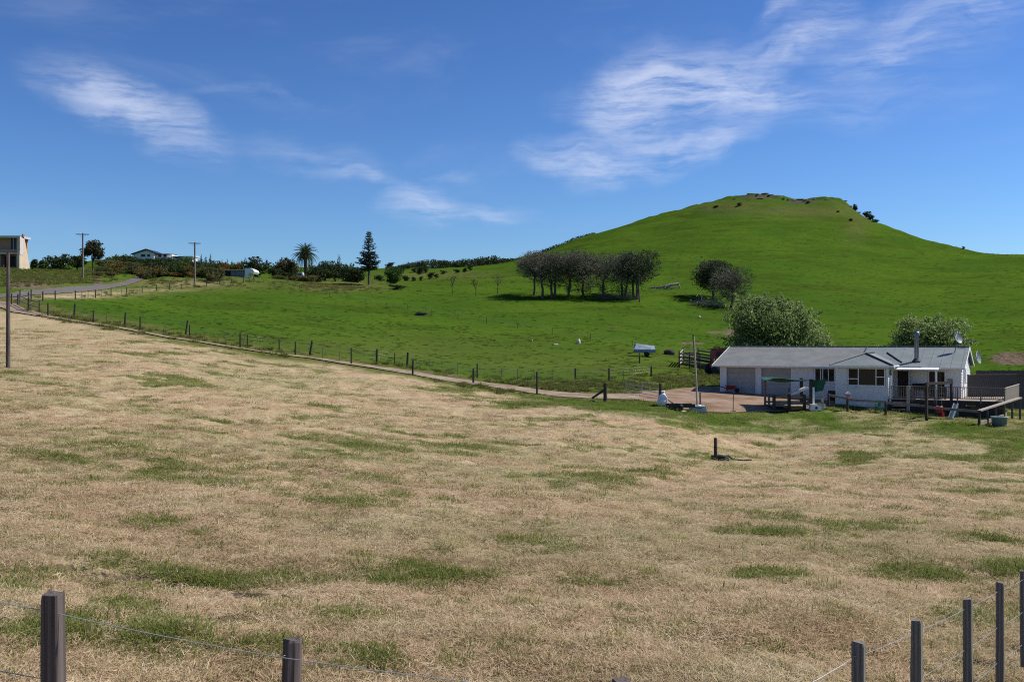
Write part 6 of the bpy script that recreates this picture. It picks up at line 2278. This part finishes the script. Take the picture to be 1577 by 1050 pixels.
def screen_points(n, d0, d1, px0=-140, px1=1720, seed=1, beside=0):
    g = np.random.default_rng(seed)
    d = np.exp(g.uniform(math.log(d0), math.log(d1), n))
    px = g.uniform(px0, px1, n)
    if beside:      # the same cover on either side of the view and at the foot of the bank
        d2 = np.exp(g.uniform(math.log(3.2), math.log(30), beside))
        px2 = g.uniform(-1500, 3100, beside)
        k = (px2 < px0) | (px2 > px1) | (d2 < d0)
        d, px = np.concatenate([d, d2[k]]), np.concatenate([px, px2[k]])
    x = (px - CX) / FPX * d
    z = ground(x, d)
    row = CY - z / d * FPX
    px = polar(x, d)[0]
    return x, d, z, px, row, g


straw_v = [clump_mesh('straw_clump', 'straw', 110, .34, .04, .135, .0030, -4, 28, s, .2) for s in range(4)] + [clump_mesh('straw_clump', 'straw', 90, .26, .03, .12, .0031, 5, 65, 9, .2)]
x, d, z, px, row, g = screen_points(36000, 6.6, 92, seed=11, beside=38000)
edge = np.interp(px, HAY_EDGE[:, 0], HAY_EDGE[:, 1])
gr = green_patch(x, d, px, row, d)
ok = (row > edge + 3) & (g.random(len(x)) > gr * .52) & (g.random(len(x)) > soil_shade_mask(px, row, 2.0) * 1.3) & (g.random(len(x)) < np.interp(d, [20, 45, 90], [1, .75, .6]))
scatter('cut_straw', straw_v, np.stack([x, d, z], 1)[ok], (0.9 * (d / 10) ** .42 * np.exp(g.normal(0, .18, len(x))))[ok], 'dry mown straw lying over the near field', 'straw')
green_v = [clump_mesh('grass_clump', 'blade', 60, .24, .04, .15, .0042, 30, 88, 20 + s, .7) for s in range(4)]
x, d, z, px, row, g = screen_points(60000, 6.6, 95, seed=12, beside=30000)
edge = np.interp(px, HAY_EDGE[:, 0], HAY_EDGE[:, 1])
gr = green_patch(x, d, px, row, d)
lawn = (row <= edge + 3) & (row > 612)
ok = (((row > edge) & (g.random(len(x)) < np.clip(gr * .95 - .20 - .8 * soil_shade_mask(px, row, 1.5), 0.03, .85))) | (lawn & (g.random(len(x)) < .6))) & ((yard_mask(x, d) < .5) | (g.random(len(x)) < .10 * (row > 626))) & (_dist_poly(x, d, DRIVE) > 1.6)
big = 1 + .9 * np.clip(gr - .75, 0, .6)
scatter('green_grass', green_v, np.stack([x, d, z], 1)[ok], (0.85 * (d / 10) ** .45 * g.uniform(.55, 1.3, len(x)) * big)[ok], 'fresh green grass growing through the mown hay and on the house lawn', 'grass')
weed_v = [clump_mesh('weed_clump', 'blade', 22, .16, .06, .20, .0045, 15, 80, 80 + s, .8) for s in range(3)]
x, d, z, px, row, g = screen_points(1500, 6.8, 60, seed=21)
edge = np.interp(px, HAY_EDGE[:, 0], HAY_EDGE[:, 1])
ok = (row > edge) & (fbm(x / 4 + 3, d / 3, 3) > .05)
scatter('weeds', weed_v, np.stack([x, d, z], 1)[ok], (g.uniform(.5, 1.3, len(x)) * (d / 12) ** .3)[ok], 'taller dry and green weeds standing up through the mown hay', 'weeds')
# rank grass along the driveway, fences and bank
rush_v = [clump_mesh('rank_clump', 'rush', 46, .32, .16, .46, .014, 35, 85, 40 + s, .7) for s in range(4)]
x, d, z, px, row, g = screen_points(60000, 74, 235, seed=13)
edge = np.interp(px, HAY_EDGE[:, 0], HAY_EDGE[:, 1])
dd, dr = _dist_poly(x, d, DRIVE), _dist_poly(x, d, ROAD)
fence_line = np.array([(q.x, q.y) for q in [at(a[0], a[1]) for a in drive_posts]])
prob = np.zeros_like(x)
prob = np.maximum(prob, .35 * np.exp(-((_dist_poly(x, d, fence_line)) / .7) ** 2))
prob = np.maximum(prob, .42 * np.exp(-(_dist_poly(x, d, DRIVE) / 1.3) ** 2) * (x < -18) * (x > -50))
prob = np.maximum(prob, .7 * np.exp(-(((px - 880) / 220) ** 2 + ((row - 595) / 8) ** 2)))
prob = np.maximum(prob, .7 * np.exp(-(((px - 1050) / 60) ** 2 + ((row - 585) / 10) ** 2)))
prob = np.maximum(prob, .75 * np.exp(-(((px - 80) / 120) ** 2 + ((row - 430) / 14) ** 2)))
prob = np.maximum(prob, .8 * np.exp(-(((px - 520) / 70) ** 2 + ((row - 439) / 7) ** 2)))
prob = np.maximum(prob, .5 * np.exp(-(((px - 270) / 100) ** 2 + ((row - 434) / 6) ** 2)))
ok = (g.random(len(x)) < prob) & (dd > np.where(x < -20, .5, 1.9)) & (dr > 2.7) & (yard_mask(x, d) < .5) & (row < edge + np.where(x < -20, 6, 0))
scatter('rank_grass', rush_v, np.stack([x, d, z], 1)[ok], (1.0 * (d / 90) ** .5 * g.uniform(.6, 1.3, len(x)))[ok], 'rank tufted grass along the driveway fence and the road bank', 'grass')
tuft_v = [clump_mesh('pasture_clump', 'tuft', 40, .30, .06, .22, .012, 25, 80, 60 + s, .7) for s in range(3)]
x, d, z, px, row, g = screen_points(70000, 74, 330, seed=14)
edge = np.interp(px, HAY_EDGE[:, 0], HAY_EDGE[:, 1])
ok = (row < edge - 2) & (g.random(len(x)) < .08 + .25 * sstep(.1, .5, fbm(x / 9, d / 9, 3))) & (_dist_poly(x, d, DRIVE) > 1.9) & (_dist_poly(x, d, ROAD) > 2.7) & (yard_mask(x, d) < .5)
scatter('pasture_tufts', tuft_v, np.stack([x, d, z], 1)[ok], (.85 * (d / 90) ** .4 * g.uniform(.5, 1.4, len(x)))[ok], 'short uneven tufts of green pasture on the paddock and the lower hill', 'grass')

# ------------------------------------------------------------------ labels of the repeated plants and rocks, told apart by their order along the skyline
_one = ['first', 'second', 'third', 'fourth', 'fifth', 'sixth', 'seventh', 'eighth', 'ninth']
ORD = _one + ['tenth', 'eleventh', 'twelfth', 'thirteenth', 'fourteenth', 'fifteenth', 'sixteenth', 'seventeenth', 'eighteenth', 'nineteenth']
for _t in ('twent', 'thirt', 'fort', 'fift', 'sixt', 'sevent', 'eight'):
    ORD += [_t + 'ieth'] + [_t + 'y ' + _u for _u in _one]
WHAT = {'rust coloured shrubs of the scrub bank': 'rust coloured shrub from the left in the scrub bank behind the road',
        'olive brown shrubs of the scrub bank': 'olive brown shrub from the left in the scrub bank behind the road',
        'dark green shrubs of the scrub bank': 'dark green shrub from the left in the scrub bank behind the road',
        'mid green bushes of the scrub bank': 'mid green bush from the left on the scrub bank behind the road',
        'low bushes along the crest by the date palm': 'low bush from the left along the crest by the date palm',
        'young pines behind the scrub': 'young dark pine from the left in the row behind the scrub',
        'low dark bushes on the far slope': 'low dark bush from the left on the far slope beside the norfolk pine',
        'small shrubs on the hill top': 'small dark shrub from the left along the rocky hill top',
        'boulders on the hill top': 'grey boulder from the left along the rocky hill top'}
byg = {}
for o in scene.objects:
    if o.parent is None and o.get('group') in WHAT:
        byg.setdefault(o['group'], []).append(o)
for gname, L in byg.items():
    for i, o in enumerate(sorted(L, key=lambda o: o.location.x / o.location.y)):
        o['label'] = ORD[i] + ' ' + WHAT[gname]
